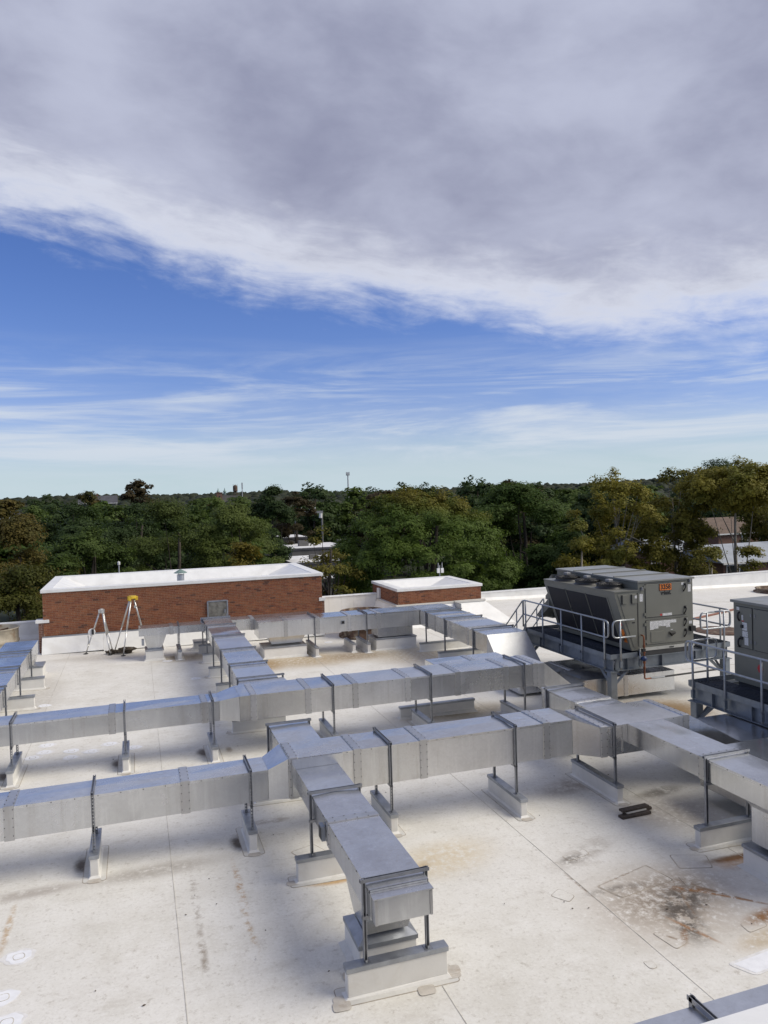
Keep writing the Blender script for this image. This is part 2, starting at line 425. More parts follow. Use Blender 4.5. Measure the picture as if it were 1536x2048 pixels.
    stain_or_shade(1.6, 28.2, 1.6, 0.9, 0, (0.38, 0.31, 0.22), 0.85, 0.30, 0.60, n_fine)
    stain_or_shade(-1.0, 29.4, 2.5, 0.8, 0, (0.46, 0.43, 0.385), 0.8, 0.25, 0.6, n_fine)
    stain_or_shade(13.2, 16.6, 1.9, 1.5, 0, (0.24, 0.15, 0.06), 0.95, 0.22, 0.5, n_fine)
    stain_or_shade(12.8, 15.8, 1.1, 0.6, 0, (0.20, 0.10, 0.035), 0.9, 0.32, 0.55, st2)
    stain_or_shade(8.0, 18.4, 2.6, 1.0, 0, (0.34, 0.28, 0.19), 0.85, 0.28, 0.6, n_fine)
    stain_or_shade(5.5, 15.8, 3.2, 1.2, 0, (0.42, 0.39, 0.345), 0.8, 0.30, 0.6, n_fine)
    stain_or_shade(1.9, 15.2, 2.2, 1.6, 0, (0.44, 0.40, 0.345), 0.75, 0.30, 0.62, n_fine)
    stain_or_shade(8.2, 12.9, 1.4, 0.5, 15, (0.27, 0.22, 0.18), 0.75, 0.40, 0.62, st2)  # shade on the roof below the widened duct end, painted in
    stain_or_shade(9.0, 11.2, 1.3, 1.1, 0, (0.36, 0.315, 0.27), 0.75, 0.32, 0.62, n_fine)  # painted shade below the right camera-side branch
    stain_or_shade(9.4, 12.0, 0.8, 0.25, 10, dark, 0.7, 0.40, 0.58, st2)  # painted shade, darkest under the front of the box
    stain_or_shade(9.3, 10.0, 0.7, 0.5, 0, (0.17, 0.14, 0.11), 0.8, 0.34, 0.58, st2)  # painted shade below the branch at its support
    stain_or_shade(2.1, 13.2, 0.5, 0.15, 0, brown, 0.6, 0.4, 0.6, st2)
    stain_or_shade(-2.8, 24.0, 0.8, 4.0, 0, (0.50, 0.47, 0.42), 0.7, 0.3, 0.62, n_fine)
    for cx, cy in ((23.4, 25.9), (20.6, 26.6)):
        stain_or_shade(cx, cy, 1.3, 0.8, 0, (0.16, 0.085, 0.045), 0.95, 0.15, 0.4, n_fine)
    t.put(b.inputs['Base Color'], c)
    t.put(b.inputs['Roughness'], t.ramp(n_fine, 0.3, 0.7, 0.5, 0.72))
    b.inputs['Specular IOR Level'].default_value = 0.35
    bn = t.new('ShaderNodeBump')
    bn.inputs['Strength'].default_value = 0.22
    bn.inputs['Distance'].default_value = 0.02
    t.put(bn.inputs['Height'], t.math('ADD', t.math('MULTIPLY', n_mid, 0.7), t.math('MULTIPLY', n_fine, 0.3)))
    t.put(b.inputs['Normal'], bn.outputs[0])
    return m
M['roof'] = roof_mat()

def leaf_mat(name, ca, cb, cc=None, top=None):
    m, t, b = material(name)
    g = t.new('ShaderNodeNewGeometry')
    v = g.outputs['Position']
    oi = t.new('ShaderNodeObjectInfo')
    n = t.noise(v, 0.55, 3, 0.6)
    nf = t.noise(v, 5.0, 2, 0.6)
    k = t.math('ADD', t.math('MULTIPLY', n, 0.6), t.math('MULTIPLY', nf, 0.4))
    c = t.mix(t.ramp(k, 0.32, 0.68), ca, cb)
    if cc:
        c = t.mix(t.ramp(t.noise(v, 0.33, 4, 0.6), 0.50, 0.66), c, cc)
    if top:
        x, y, z = t.sep(v)
        c = t.mix(t.math('MULTIPLY', t.ramp(t.math('SUBTRACT', z, t.math('MULTIPLY', t.math('SUBTRACT', x, top[1]), top[2])), top[0] - 1.6, top[0] + 0.4), t.ramp(n, 0.3, 0.55)), c, top[3])
    c = t.mix(0.35, c, t.mix(oi.outputs['Random'], tuple(q * 0.7 for q in ca), tuple(q * 1.25 for q in cb)))
    t.put(b.inputs['Base Color'], c)
    b.inputs['Roughness'].default_value = 0.62
    b.inputs['Specular IOR Level'].default_value = 0.25
    tr = t.new('ShaderNodeBsdfTranslucent')
    t.put(tr.inputs[0], c)
    mx = t.new('ShaderNodeMixShader')
    mx.inputs[0].default_value = 0.38
    t.l.new(b.outputs[0], mx.inputs[1]); t.l.new(tr.outputs[0], mx.inputs[2])
    t.l.new(mx.outputs[0], m.node_tree.nodes['Material Output'].inputs[0])
    return m
LM = {
    'dark': leaf_mat('leaf_dark', (0.022, 0.044, 0.012), (0.055, 0.088, 0.022)),
    'dgreen': leaf_mat('leaf_deep_green', (0.032, 0.064, 0.010), (0.080, 0.126, 0.022)),
    'mid': leaf_mat('leaf_mid_green', (0.042, 0.076, 0.014), (0.108, 0.152, 0.030)),
    'locust': leaf_mat('leaf_locust', (0.052, 0.080, 0.016), (0.130, 0.165, 0.036)),
    'olive': leaf_mat('leaf_olive', (0.070, 0.060, 0.014), (0.150, 0.115, 0.024), (0.055, 0.068, 0.018)),
    'lime': leaf_mat('leaf_lime', (0.060, 0.072, 0.012), (0.130, 0.128, 0.022)),
    'yellow': leaf_mat('leaf_yellow', (0.095, 0.085, 0.012), (0.190, 0.150, 0.020)),
    'brown': leaf_mat('leaf_brown', (0.045, 0.038, 0.016), (0.090, 0.064, 0.024)),
    'big': leaf_mat('leaf_big_locust', (0.046, 0.086, 0.012), (0.120, 0.175, 0.026), None, (5.6, 19.0, -0.16, (0.22, 0.150, 0.024))),
    'syc': leaf_mat('leaf_sycamore', (0.115, 0.108, 0.016), (0.235, 0.205, 0.030), (0.100, 0.122, 0.020)),
}
M['grass'] = pmat('ground_green', (0.035, 0.045, 0.02), 0.95, 0, 0.3, 0.05)
M['farwood'] = leaf_mat('far_wood', (0.030, 0.042, 0.026), (0.055, 0.066, 0.034), (0.060, 0.056, 0.030))

# ------------------------------------------------------------------ mesh builder
ROOTLOC = {}
class MB:
    def __init__(s):
        s.v = []; s.f = []; s.m = []
    def add(s, vs, fs, mi=0):
        o = len(s.v)
        s.v += [tuple(p) for p in vs]
        for q in fs:
            s.f.append(tuple(o + i for i in q)); s.m.append(mi)
        return s
    def box(s, x0, x1, y0, y1, z0, z1, mi=0):
        if x0 > x1: x0, x1 = x1, x0
        if y0 > y1: y0, y1 = y1, y0
        return s.add([(x0, y0, z0), (x1, y0, z0), (x1, y1, z0), (x0, y1, z0), (x0, y0, z1), (x1, y0, z1), (x1, y1, z1), (x0, y1, z1)],
                     [(0, 3, 2, 1), (4, 5, 6, 7), (0, 1, 5, 4), (1, 2, 6, 5), (2, 3, 7, 6), (3, 0, 4, 7)], mi)
    def hexa(s, p, mi=0):
        return s.add(p, [(0, 3, 2, 1), (4, 5, 6, 7), (0, 1, 5, 4), (1, 2, 6, 5), (2, 3, 7, 6), (3, 0, 4, 7)], mi)
    def prism(s, pts, d, mi=0):
        n = len(pts); d = Vector(d)
        a = [Vector(p) for p in pts]
        vs = a + [p + d for p in a]
        fs = [tuple(range(n))[::-1], tuple(range(n, 2 * n))] + [(i, (i + 1) % n, n + (i + 1) % n, n + i) for i in range(n)]
        return s.add(vs, fs, mi)
    def tube(s, path, rad, n=8, caps=True):
        P = [Vector(p) for p in path]
        rs = rad if isinstance(rad, (list, tuple)) else [rad] * len(P)
        up = None; rings = []
        for i, p in enumerate(P):
            d = (P[min(i + 1, len(P) - 1)] - P[max(i - 1, 0)]).normalized()
            if up is None:
                up = Vector((0, 0, 1)) if abs(d.z) < 0.9 else Vector((1, 0, 0))
            a = d.cross(up)
            if a.length < 1e-4: a = d.cross(Vector((0, 1, 0)))
            a.normalize(); b = a.cross(d).normalized(); up = b
            rings.append([p + a * math.cos(2 * math.pi * k / n) * rs[i] + b * math.sin(2 * math.pi * k / n) * rs[i] for k in range(n)])
        vs = [q for rg in rings for q in rg]
        fs = []
        for i in range(len(P) - 1):
            for k in range(n):
                fs.append((i * n + k, i * n + (k + 1) % n, (i + 1) * n + (k + 1) % n, (i + 1) * n + k))
        if caps:
            fs.append(tuple(range(n))[::-1]); fs.append(tuple((len(P) - 1) * n + k for k in range(n)))
        return s.add(vs, fs)
    def lathe(s, c, prof, n=24):
        vs = []; fs = []
        for (r_, z) in prof:
            for k in range(n):
                a = 2 * math.pi * k / n
                vs.append((c[0] + r_ * math.cos(a), c[1] + r_ * math.sin(a), c[2] + z))
        for i in range(len(prof) - 1):
            for k in range(n):
                fs.append((i * n + k, i * n + (k + 1) % n, (i + 1) * n + (k + 1) % n, (i + 1) * n + k))
        return s.add(vs, fs)
    def build(s, name, mat, parent=None, smooth=False, kind=None, bevel=0, recalc=True):
        me = bpy.data.meshes.new(name)
        off = (0, 0, 0)
        p = parent
        while p is not None:
            if p.name in ROOTLOC:
                off = ROOTLOC[p.name]
            p = p.parent
        if off != (0, 0, 0):
            vs = [(a - off[0], b - off[1], c - off[2]) for a, b, c in s.v]
        else:
            vs = s.v
        me.from_pydata(vs, [], s.f)
        mats = mat if isinstance(mat, list) else [mat]
        for q in mats:
            me.materials.append(q)
        if len(mats) > 1:
            me.polygons.foreach_set('material_index', s.m)
        if recalc:
            bm = bmesh.new(); bm.from_mesh(me)
            bmesh.ops.recalc_face_normals(bm, faces=bm.faces)
            bm.to_mesh(me); bm.free()
        if smooth:
            me.polygons.foreach_set('use_smooth', [True] * len(me.polygons))
        o = bpy.data.objects.new(name, me)
        COL.objects.link(o)
        if parent is not None:
            o.parent = parent
        if kind:
            o['kind'] = kind
        if bevel:
            md = o.modifiers.new('bevel', 'BEVEL')
            md.width = bevel; md.segments = 2; md.limit_method = 'ANGLE'
        return o

def tag(o, label=None, cat=None, group=None, kind=None):
    if label: o['label'] = label
    if cat: o['category'] = cat
    if group: o['group'] = group
    if kind: o['kind'] = kind
    return o
def thing(name, label, cat, loc, group=None):
    o = bpy.data.objects.new(name, None)
    o.location = loc
    o.empty_display_size = 0.2
    COL.objects.link(o)
    ROOTLOC[o.name] = tuple(loc)
    return tag(o, label, cat, group)
def B(x0, x1, y0, y1, z0, z1):
    return MB().box(x0, x1, y0, y1, z0, z1)
def struct(name, mb, mat, **kw):
    return mb.build(name, mat, None, kind='structure', **kw)

SL = -0.022
def gz(x):
    return SL * (x - 2.0)

# ------------------------------------------------------------------ the roof
X0, X1 = -16.0, 62.0
YN = 0.6
mb = MB()
mb.add([(X0, YN, gz(X0)), (X1, YN, gz(X1)), (X1, 38.7, gz(X1)), (15.2, 38.7, gz(15.2)), (15.2, 35.5, gz(15.2)), (X0, 35.5, gz(X0))], [(0, 1, 2, 3, 4, 5)])
roof = struct('roof_membrane', mb, M['roof'])
roof['label'] = 'dirty white membrane of the large flat roof'
mb = MB()
mb.box(X0, 15.2, YN, 35.45, -9.0, -1.5); mb.box(15.25, X1, YN, 38.6, -9.0, -1.5)
struct('building_wall', mb, M['fbrick'])

def sheet(pts, h, lift, round_=0.0):
    """thin membrane patch that follows the roof: pts in plan"""
    if round_:
        out = []
        n = len(pts)
        for i in range(n):
            p, a, b_ = Vector(pts[i]), Vector(pts[i - 1]), Vector(pts[(i + 1) % n])
            da = (a - p).normalized() * min(round_, (a - p).length * 0.45)
            db = (b_ - p).normalized() * min(round_, (b_ - p).length * 0.45)
            for k in range(4):
                q = k / 3
                out.append(tuple((p + da) * (1 - q) ** 2 + p * 2 * q * (1 - q) + (p + db) * q * q))
        pts = out
    return MB().prism([(x, y, gz(x) + lift) for x, y in pts], (0, 0, h))

rnd = random.Random(5)
# lap seams between the membrane sheets
for i, sx in enumerate((-11.1, -8.25, -5.38, -2.52, 0.345, 3.2, 6.0, 8.9, 11.8)):
    m_ = MB()
    y = 3.0
    while y < 35.0:
        y2 = min(35.0, y + 3.1)
        j = 0.0
        m_.hexa([(sx + j, y, gz(sx) + .001), (sx + j + .009, y, gz(sx) + .001), (sx + j + .009, y2 - .0005, gz(sx) + .001), (sx + j, y2 - .0005, gz(sx) + .001),
                 (sx + j, y, gz(sx) + .004), (sx + j + .009, y, gz(sx) + .004), (sx + j + .009, y2 - .0005, gz(sx) + .004), (sx + j, y2 - .0005, gz(sx) + .004)])
        y = y2
    m_.build('membrane_seam', M['seam'], roof)
for y in (18.9, 20.4, 22.6, 24.8, 27.4, 30.2, 33.0):
    x0 = 17.0
    m_ = MB()
    m_.hexa([(x0, y, gz(x0) + .001), (X1, y, gz(X1) + .001), (X1, y + .03, gz(X1) + .001), (x0, y + .03, gz(x0) + .001),
             (x0, y, gz(x0) + .005), (X1, y, gz(X1) + .005), (X1, y + .03, gz(X1) + .005), (x0, y + .03, gz(x0) + .005)])
    m_.build('membrane_seam', M['seam'], roof)
# repair patches on the right with dirty edges
def patch(pts, lift=0.0, rounded=0.06, mat='skirt'):
    c = np.mean(np.array(pts), axis=0)
    big = [tuple(c + (np.array(p) - c) * (1 + 0.02 / max(.1, np.linalg.norm(np.array(p) - c)))) for p in pts]
    e = sheet(big, .004, .0005 + lift, rounded).build('patch_edge', M['dirtline'], roof)
    return sheet(pts, .006, .001 + lift, rounded).build('membrane_patch', M[mat], roof)
for pts in ([(6.23, 9.35), (7.27, 9.64), (7.37, 9.15), (6.38, 8.98)], [(6.20, 8.10), (6.54, 8.04), (6.49, 7.79), (6.26, 7.72)],
            [(7.52, 9.22), (7.74, 9.18), (7.73, 8.93), (7.45, 8.92)], [(5.44, 9.35), (5.65, 9.48), (5.76, 9.24), (5.60, 9.12)],
            [(6.23, 10.33), (6.69, 10.42), (6.68, 10.26), (6.27, 10.16)], [(7.86, 9.80), (8.38, 9.61), (8.20, 9.26), (7.72, 9.40)],
            [(5.69, 7.64), (5.81, 7.62), (5.80, 7.49), (5.69, 7.48)], [(7.43, 7.90), (7.77, 7.91), (7.74, 7.75), (7.40, 7.70)],
            [(2.2, 11.9), (2.6, 12.05), (2.8, 11.6), (2.4, 11.45)]):
    sheet([tuple(np.mean(np.array(pts), axis=0) + (np.array(p) - np.mean(np.array(pts), axis=0)) * 1.06) for p in pts], .0025, .0006, .05).build('patch_edge', M['dirtline'], roof)
    o = sheet(pts, .004, .001, .05).build('membrane_patch', M['roof'], roof)
# fresh white primer spots round small probe patches
for i, (cx, cy, s) in enumerate([(-1.57, 10.27, .165), (-1.63, 9.47, .165), (-1.52, 9.0, .165), (-2.14, 19.1, .165), (-2.14, 18.58, .165), (-1.57, 18.48, .165), (-1.14, 18.29, .165),
                                 (-1.55, 18.01, .165), (-2.36, 18.27, .165), (-.75, 18.71, .165), (-.21, 18.25, .165), (-2.6, 22.9, .165), (1.67, 24.76, .165), (7.2, 29.3, .165), (6.4, 28.9, .165), (.92, 27.87, .165)]):
    q = random.Random(i)
    def ring(k, jit, n_=36):
        ph = [q.uniform(0, 6.28) for _ in range(4)]
        return [(cx + s * k * (1 + jit * math.sin(3 * a + ph[0]) + jit * .7 * math.sin(7 * a + ph[1]) + jit * .6 * (q.random() - .5)) * math.cos(a) * (1.12 + .1 * math.sin(ph[2])),
                 cy + s * k * (1 + jit * math.sin(3 * a + ph[0]) + jit * .7 * math.sin(7 * a + ph[1])) * math.sin(a)) for a in [2 * math.pi * u / n_ for u in range(n_)]]
    o = sheet(ring(1.04, .07), .0016, .0008).build('primer_spot', M['tape2'], roof)
    sheet(ring(.84, .09), .0016, .003).build('primer_core', M['tape'], o)
    w = s * .42
    rot = q.uniform(-.3, .3)
    def rp(u, w_): return (cx + u * math.cos(rot) - w_ * math.sin(rot), cy + u * math.sin(rot) + w_ * math.cos(rot))
    sheet([rp(-w, -w), rp(w, -w), rp(w, w), rp(-w, w)], .0012, .0050, .05).build('patch_outline', M['seam'], o)
    w -= .009
    sheet([rp(-w, -w), rp(w, -w), rp(w, w), rp(-w, w)], .0016, .0056, .05).build('probe_patch', M['tape'], o)
pts = [(6.62, 7.27), (6.78, 6.97), (7.5, 7.06), (7.4, 7.36)]
o = sheet(pts, .0025, .002, .08).build('primer_patch', M['tape2'], roof)
sheet([(6.70, 7.24), (6.82, 7.01), (7.5, 7.09), (7.4, 7.32)], .001, .0052).build('patch_outline', M['tape'], o)

q = random.Random(21)
db = MB()
for i in range(70):
    x, y = q.uniform(-3.0, 9.5), q.uniform(6.0, 18.0)
    a = q.uniform(0, 6.28); l_, w_ = q.uniform(.010, .028), q.uniform(.005, .011)
    c_, s_ = math.cos(a), math.sin(a); z_ = gz(x) + .012
    db.add([(x + l_ * c_, y + l_ * s_, z_), (x - w_ * s_, y + w_ * c_, z_ + .006), (x - l_ * c_, y - l_ * s_, z_), (x + w_ * s_, y - w_ * c_, z_ - .004)], [(0, 1, 2, 3)])
tag(db.build('leaf_litter', M['rope'], None, recalc=False), 'tiny dry leaves and bits scattered over the roof', 'litter', None, 'stuff')

# ------------------------------------------------------------------ parapets and flashings
def parapet(name, label, x0, x1, y0, y1, ztop, zcop=.05, cant=True):
    t = thing(name, label, 'parapet', (x0, y0, gz(x0)))
    n = 6
    for i in range(n):
        a = x0 + (x1 - x0) * i / n; b = x0 + (x1 - x0) * (i + 1) / n - .004
        B(a, b, y0, y1, gz(b) - .6, ztop).build('wall_panel', M['white'], t)
        B(a, b, y0 - .035, y1 + .035, ztop, ztop + zcop).build('coping', M['coping'], t, bevel=.008)
        if cant:
            MB().prism([(a, y0 - .14, gz(a) + .002), (a, y0 - .002, gz(a) + .002), (a, y0 - .002, gz(a) + .16)], (b - a, 0, gz(b) - gz(a))).build('cant_strip', M['white'], t)
    return t
parapet('parapet_wall', 'white parapet wall between the long brick penthouse and the small brick penthouse', 7.45, 11.15, 35.0, 35.3, .90)
parapet('parapet_wall', 'long low white parapet behind the equipment units, right of the small penthouse', 15.45, X1, 38.4, 38.7, .04)
parapet('parapet_wall', 'white parapet at the far left behind the stained drum', X0, -3.6, 34.6, 34.95, .80)

# ------------------------------------------------------------------ brick penthouses
BL, BH = 0.2215, 0.0677
brick_meshes = {}
def brick_mesh(w, along, mi):
    key = (round(w, 3), along, mi)
    if key not in brick_meshes:
        m_ = MB()
        g_ = .013
        if along == 'x':
            m_.box(g_ / 2, w - g_ / 2, -.010, .0, g_ / 2, BH - g_ / 2)
        else:
            m_.box(-.010, .0, g_ / 2, w - g_ / 2, g_ / 2, BH - g_ / 2)
        me = bpy.data.meshes.new('brick'); me.from_pydata(m_.v, [], m_.f); me.materials.append(BR[mi])
        brick_meshes[key] = me
    return brick_meshes[key]
def bricks(parent, along, a0, a1, fixed, z0, courses, single, seed):
    q = random.Random(seed)
    loc = ROOTLOC[parent.name]
    allb = []
    for c in range(courses):
        a = a0 - (BL / 2 if c % 2 else 0) + (0 if c % 7 else .04)
        while a < a1 - .02:
            s = max(a, a0); e = min(a + BL, a1)
            if e - s > .03:
                allb.append((s, e - s, z0 + c * BH))
            a += BL
    wts = [.30, .26, .22, .07, .04, .11]
    q2 = [(b, q.choices(range(6), wts)[0], q.random() * .004) for b in allb]
    # the bricks nearest to the camera stand as single pieces
    q2.sort(key=lambda w: abs(w[0][0] - 4.6) + abs(w[0][2] - 1.6) * 1.5)
    for (s, w, z), mi, pr in q2[:single]:
        o = bpy.data.objects.new('brick', brick_mesh(w, along, mi))
        o.parent = parent
        if along == 'x':
            o.location = (s - loc[0], fixed - pr - loc[1], z - loc[2])
        else:
            o.location = (fixed - pr - loc[0], s - loc[1], z - loc[2])
        COL.objects.link(o)
    if len(q2) > single:
        m_ = MB(); g_ = .0065
        for (s, w, z), mi, pr in q2[single:]:
            if along == 'x':
                m_.box(s + g_, s + w - g_, fixed - .010 - pr, fixed - pr, z + g_, z + BH - g_, mi)
            else:
                m_.box(fixed - .010 - pr, fixed - pr, s + g_, s + w - g_, z + g_, z + BH - g_, mi)
        m_.build('brickwork', BR, parent, kind='stuff', recalc=False)

def penthouse(name, label, x0, x1, y0, y1, zb, zt, courses, single, seed, left=False):
    t = thing(name, label, 'penthouse', ((x0 + x1) / 2, y0, gz((x0 + x1) / 2)))
    g0 = gz(x0) + .0
    # mortar core
    B(x0 + .05, x1 - .05, y0 + .05, y1 - .05, zb - .4, zt - .36).build('wall_core', M['mortar'], t)
    for a in ((x0, x1, y0, y0 + .30), (x0, x1, y1 - .30, y1), (x0, x0 + .30, y0 + .302, y1 - .302), (x1 - .30, x1, y0 + .302, y1 - .302)):
        B(*a, zb - .4, zt).build('wall', M['mortar'], t)
    bricks(t, 'x', x0, x1, y0, zb, courses, single, seed)
    if left:
        bricks(t, 'y', y0, y1, x0, zb, courses, 0, seed + 1)
    # coping ring
    o_, w_ = .06, .34
    zc0, zc1 = zt, zt + .125
    for a in ((x0 - o_, x1 + o_, y0 - o_, y0 + w_), (x0 - o_, x1 + o_, y1 - w_, y1 + o_), (x0 - o_, x0 + w_, y0 + w_ + .002, y1 - w_ - .002), (x1 - w_, x1 + o_, y0 + w_ + .002, y1 - w_ - .002)):
        B(*a, zc0, zc1).build('coping', M['coping'], t, bevel=.01)
    # inner sloped lining down to the little roof
    ix0, ix1, iy0, iy1 = x0 + w_ - .01, x1 - w_ + .01, y0 + w_ - .01, y1 - w_ + .01
    s_ = .62; zl = zt + .004 - .02; zr = zt - .30 + .35
    zr = zt - .30
    top = zc1 - .012
    ins = [(ix0 + .9, iy0 + .25), (ix1 - 1.1, iy0 + .25), (ix1 - 1.1, iy1 - .35), (ix0 + .9, iy1 - .35)]
    out = [(ix0, iy0), (ix1, iy0), (ix1, iy1), (ix0, iy1)]
    m_ = MB()
    for k in range(4):
        a, b = out[k], out[(k + 1) % 4]; c, d = ins[(k + 1) % 4], ins[k]
        m_.add([(a[0], a[1], top), (b[0], b[1], top), (c[0], c[1], zr), (d[0], d[1], zr)], [(0, 1, 2, 3)])
    m_.add([(p[0], p[1], zr) for p in ins], [(0, 1, 2, 3)])
    m_.build('roof', M['coping'], t)
    return t
PH = penthouse('brick_penthouse', 'long red brick rooftop penthouse with white coping and a weathered hatch', -3.45, 7.40, 31.0, 36.6, .76, 2.40, 24, 300, 3)
# white base flashing with metal edge
for i in range(5):
    a = -3.5 + i * 2.18; b = a + 2.176
    MB().prism([(a, 30.62, gz(a) + .003), (a, 30.985, gz(a) + .003), (a, 30.985, .70), (a, 30.90, .70)], (b - a, 0, 0)).build('base_flashing', M['white'], PH)
    B(a, b, 30.93, 30.985, .703, .752).build('flashing_edge', M['cap'], PH)
# wider brick shoulders with coping stubs at both ends
B(-3.62, -3.455, 31.012, 31.35, -.1, 1.26).build('shoulder', M['fbrick'], PH)
B(-3.72, -3.24, 30.955, 31.38, 1.265, 1.385).build('coping_stub', M['coping'], PH, bevel=.01)
B(7.405, 7.50, 31.012, 31.35, -.2, 1.33).build('shoulder', M['fbrick'], PH)
B(7.26, 7.53, 30.955, 31.38, 1.335, 1.48).build('coping_stub', M['coping'], PH, bevel=.01)
h = B(2.68, 3.40, 30.935, 30.985, .80, 1.62).build('hatch_door', M['hatch'], PH)
m_ = MB()
m_.box(2.62, 2.678, 30.92, 30.984, .80, 1.66); m_.box(3.402, 3.46, 30.92, 30.984, .80, 1.66); m_.box(2.678, 3.402, 30.92, 30.984, 1.622, 1.675)
m_.build('hatch_frame', M['cap'], PH)
B(3.30, 3.36, 30.90, 30.934, 1.15, 1.30).build('hatch_latch', M['strut'], h)
B(3.36, 3.40, 30.915, 30.934, .95, 1.10).build('hinge', M['cap'], h)

PS = penthouse('brick_penthouse', 'small low red brick penthouse with white coping right of the long one', 11.20, 15.35, 32.1, 35.9, .74, 1.33, 9, 175, 8, True)
# splayed white flashing at its foot
MB().hexa([(10.75, 31.1, gz(10.75) + .003), (16.6, 31.1, gz(16.6) + .003), (16.6, 35.9, gz(16.6) + .003), (10.75, 35.9, gz(10.75) + .003),
           (11.08, 31.98, .64), (15.47, 31.98, .64), (15.47, 35.9, .64), (11.08, 35.9, .64)]).build('base_flashing', M['white'], PS)
m_ = MB()
m_.box(11.06, 13.9, 31.95, 32.085, .642, .725); m_.box(13.93, 15.5, 31.93, 32.085, .645, .735); m_.box(11.05, 11.187, 32.09, 35.9, .642, .725)
m_.build('flashing_edge', M['cream'], PS)
B(13.88, 13.92, 31.2, 31.93, .02, .70).build('downspout_strap', M['cap'], PS)
B(11.10, 11.186, 34.6, 34.95, .74, 1.22).build('coping_stub', M['coping'], PS)

# vent stack on the long penthouse
t = thing('vent_stack', 'small metal vent stack with conical rain cap on the long penthouse roof', 'vent', (1.74, 33.0, 2.12))
MB().lathe((1.74, 33.0, 2.12), [(.0, 0), (.15, 0), (.15, .50), (.13, .50), (.13, .44), (0, .44)], 16).build('pipe', M['cap'], t, smooth=False)
MB().lathe((1.74, 33.0, 2.12), [(0, .725), (.05, .71), (.28, .58), (.28, .565), (.05, .67), (0, .67)], 16).build('rain_cap', M['vent'], t)
for a in range(3):
    B(1.74 + .14 * math.cos(a * 2.1) - .012, 1.74 + .14 * math.cos(a * 2.1) + .012, 33 + .14 * math.sin(a * 2.1) - .01, 33 + .14 * math.sin(a * 2.1) + .01, 2.12 + .42, 2.12 + .64).build('strap', M['cap'], t)
# antenna behind the small penthouse
t = thing('antenna_mast', 'short mast with two white box antennas behind the small brick penthouse', 'antenna', (14.95, 36.15, gz(15)))
MB().tube([(14.95, 36.15, gz(15)), (14.95, 36.15, 2.0)], .03).build('mast', M['steelpale'], t)
for dx in (-.10, .12):
    B(14.95 + dx - .07, 14.95 + dx + .07, 36.05, 36.13, 1.62, 1.86).build('antenna_box', M['coping'], t)
    MB().tube([(14.95 + dx, 36.09, 1.86), (14.95 + dx, 36.09, 2.14)], .02, 6).build('whip', M['steelpale'], t)

# ------------------------------------------------------------------ drums (old exhaust fans)
def drum(label, cx, cy, r_, h_, mat='rustpaint'):
    z = gz(cx)
    t = thing('exhaust_drum', label, 'exhaust fan', (cx, cy, z))
    MB().lathe((cx, cy, z), [(r_ * 1.12, 0), (r_ * 1.12, .10), (r_, .12), (r_, h_ * .45), (r_ * 1.03, h_ * .47), (r_ * 1.03, h_ * .55), (r_, h_ * .57), (r_, h_), (r_ * 1.04, h_ + .02), (r_ * 1.04, h_ + .05), (r_ * .97, h_ + .05), (r_ * .96, h_ * .6), (0, h_ * .6)], 40).build('housing', M[mat], t, smooth=True)
    for k in range(4):
        a = k * math.pi / 4 + .3
        m_ = MB()
        c_, s_ = math.cos(a), math.sin(a)
        m_.tube([(cx - r_ * .97 * c_, cy - r_ * .97 * s_, z + h_ - .10), (cx + r_ * .97 * c_, cy + r_ * .97 * s_, z + h_ - .10)], .03, 6)
        m_.build('damper_bar', M['rust'], t)
    MB().lathe((cx, cy, z), [(0, h_ - .05), (r_ * .3, h_ - .07), (r_ * .32, h_ - .3), (0, h_ - .3)], 20).build('motor_cover', M['rust'], t)
    return t
drum('wide stained fan drum at the far left edge of the roof', -5.25, 31.6, .86, .92)
drum('low rusty fan drum half hidden behind the far duct', 8.95, 30.2, .93, 1.02, 'rust')
drum('low rusty fan drum standing alone at the far right of the roof', 36.2, 35.2, 1.05, .22, 'rust')
for i, (cx, cy) in enumerate(((23.4, 25.7), (20.7, 26.4))):
    t = thing('drain_lid', ['flat round rusty roof lid right of the numbered unit', 'flat round rusty roof lid just behind the right railing of the numbered unit'][i], 'roof lid', (cx, cy, gz(cx)))
    MB().lathe((cx, cy, gz(cx)), [(.95, .0), (.95, .05), (.8, .07), (0, .08)], 32).build('lid', M['rust'], t)
    MB().lathe((cx, cy, gz(cx)), [(1.02, .0), (1.02, .05), (.955, .05)], 32).build('rim', M['rust'], t)
pth = [(19.0, 26.9), (20.5, 27.5), (22.3, 28.1), (24.5, 28.6), (27, 29.6), (30, 31), (33, 33)]
tag(MB().tube([(x, y, gz(x) + .05) for x, y in pth], .05, 6).build('roof_hose', M['hose'], None), 'thin reddish line lying on the white roof right of the numbered unit', 'hose')

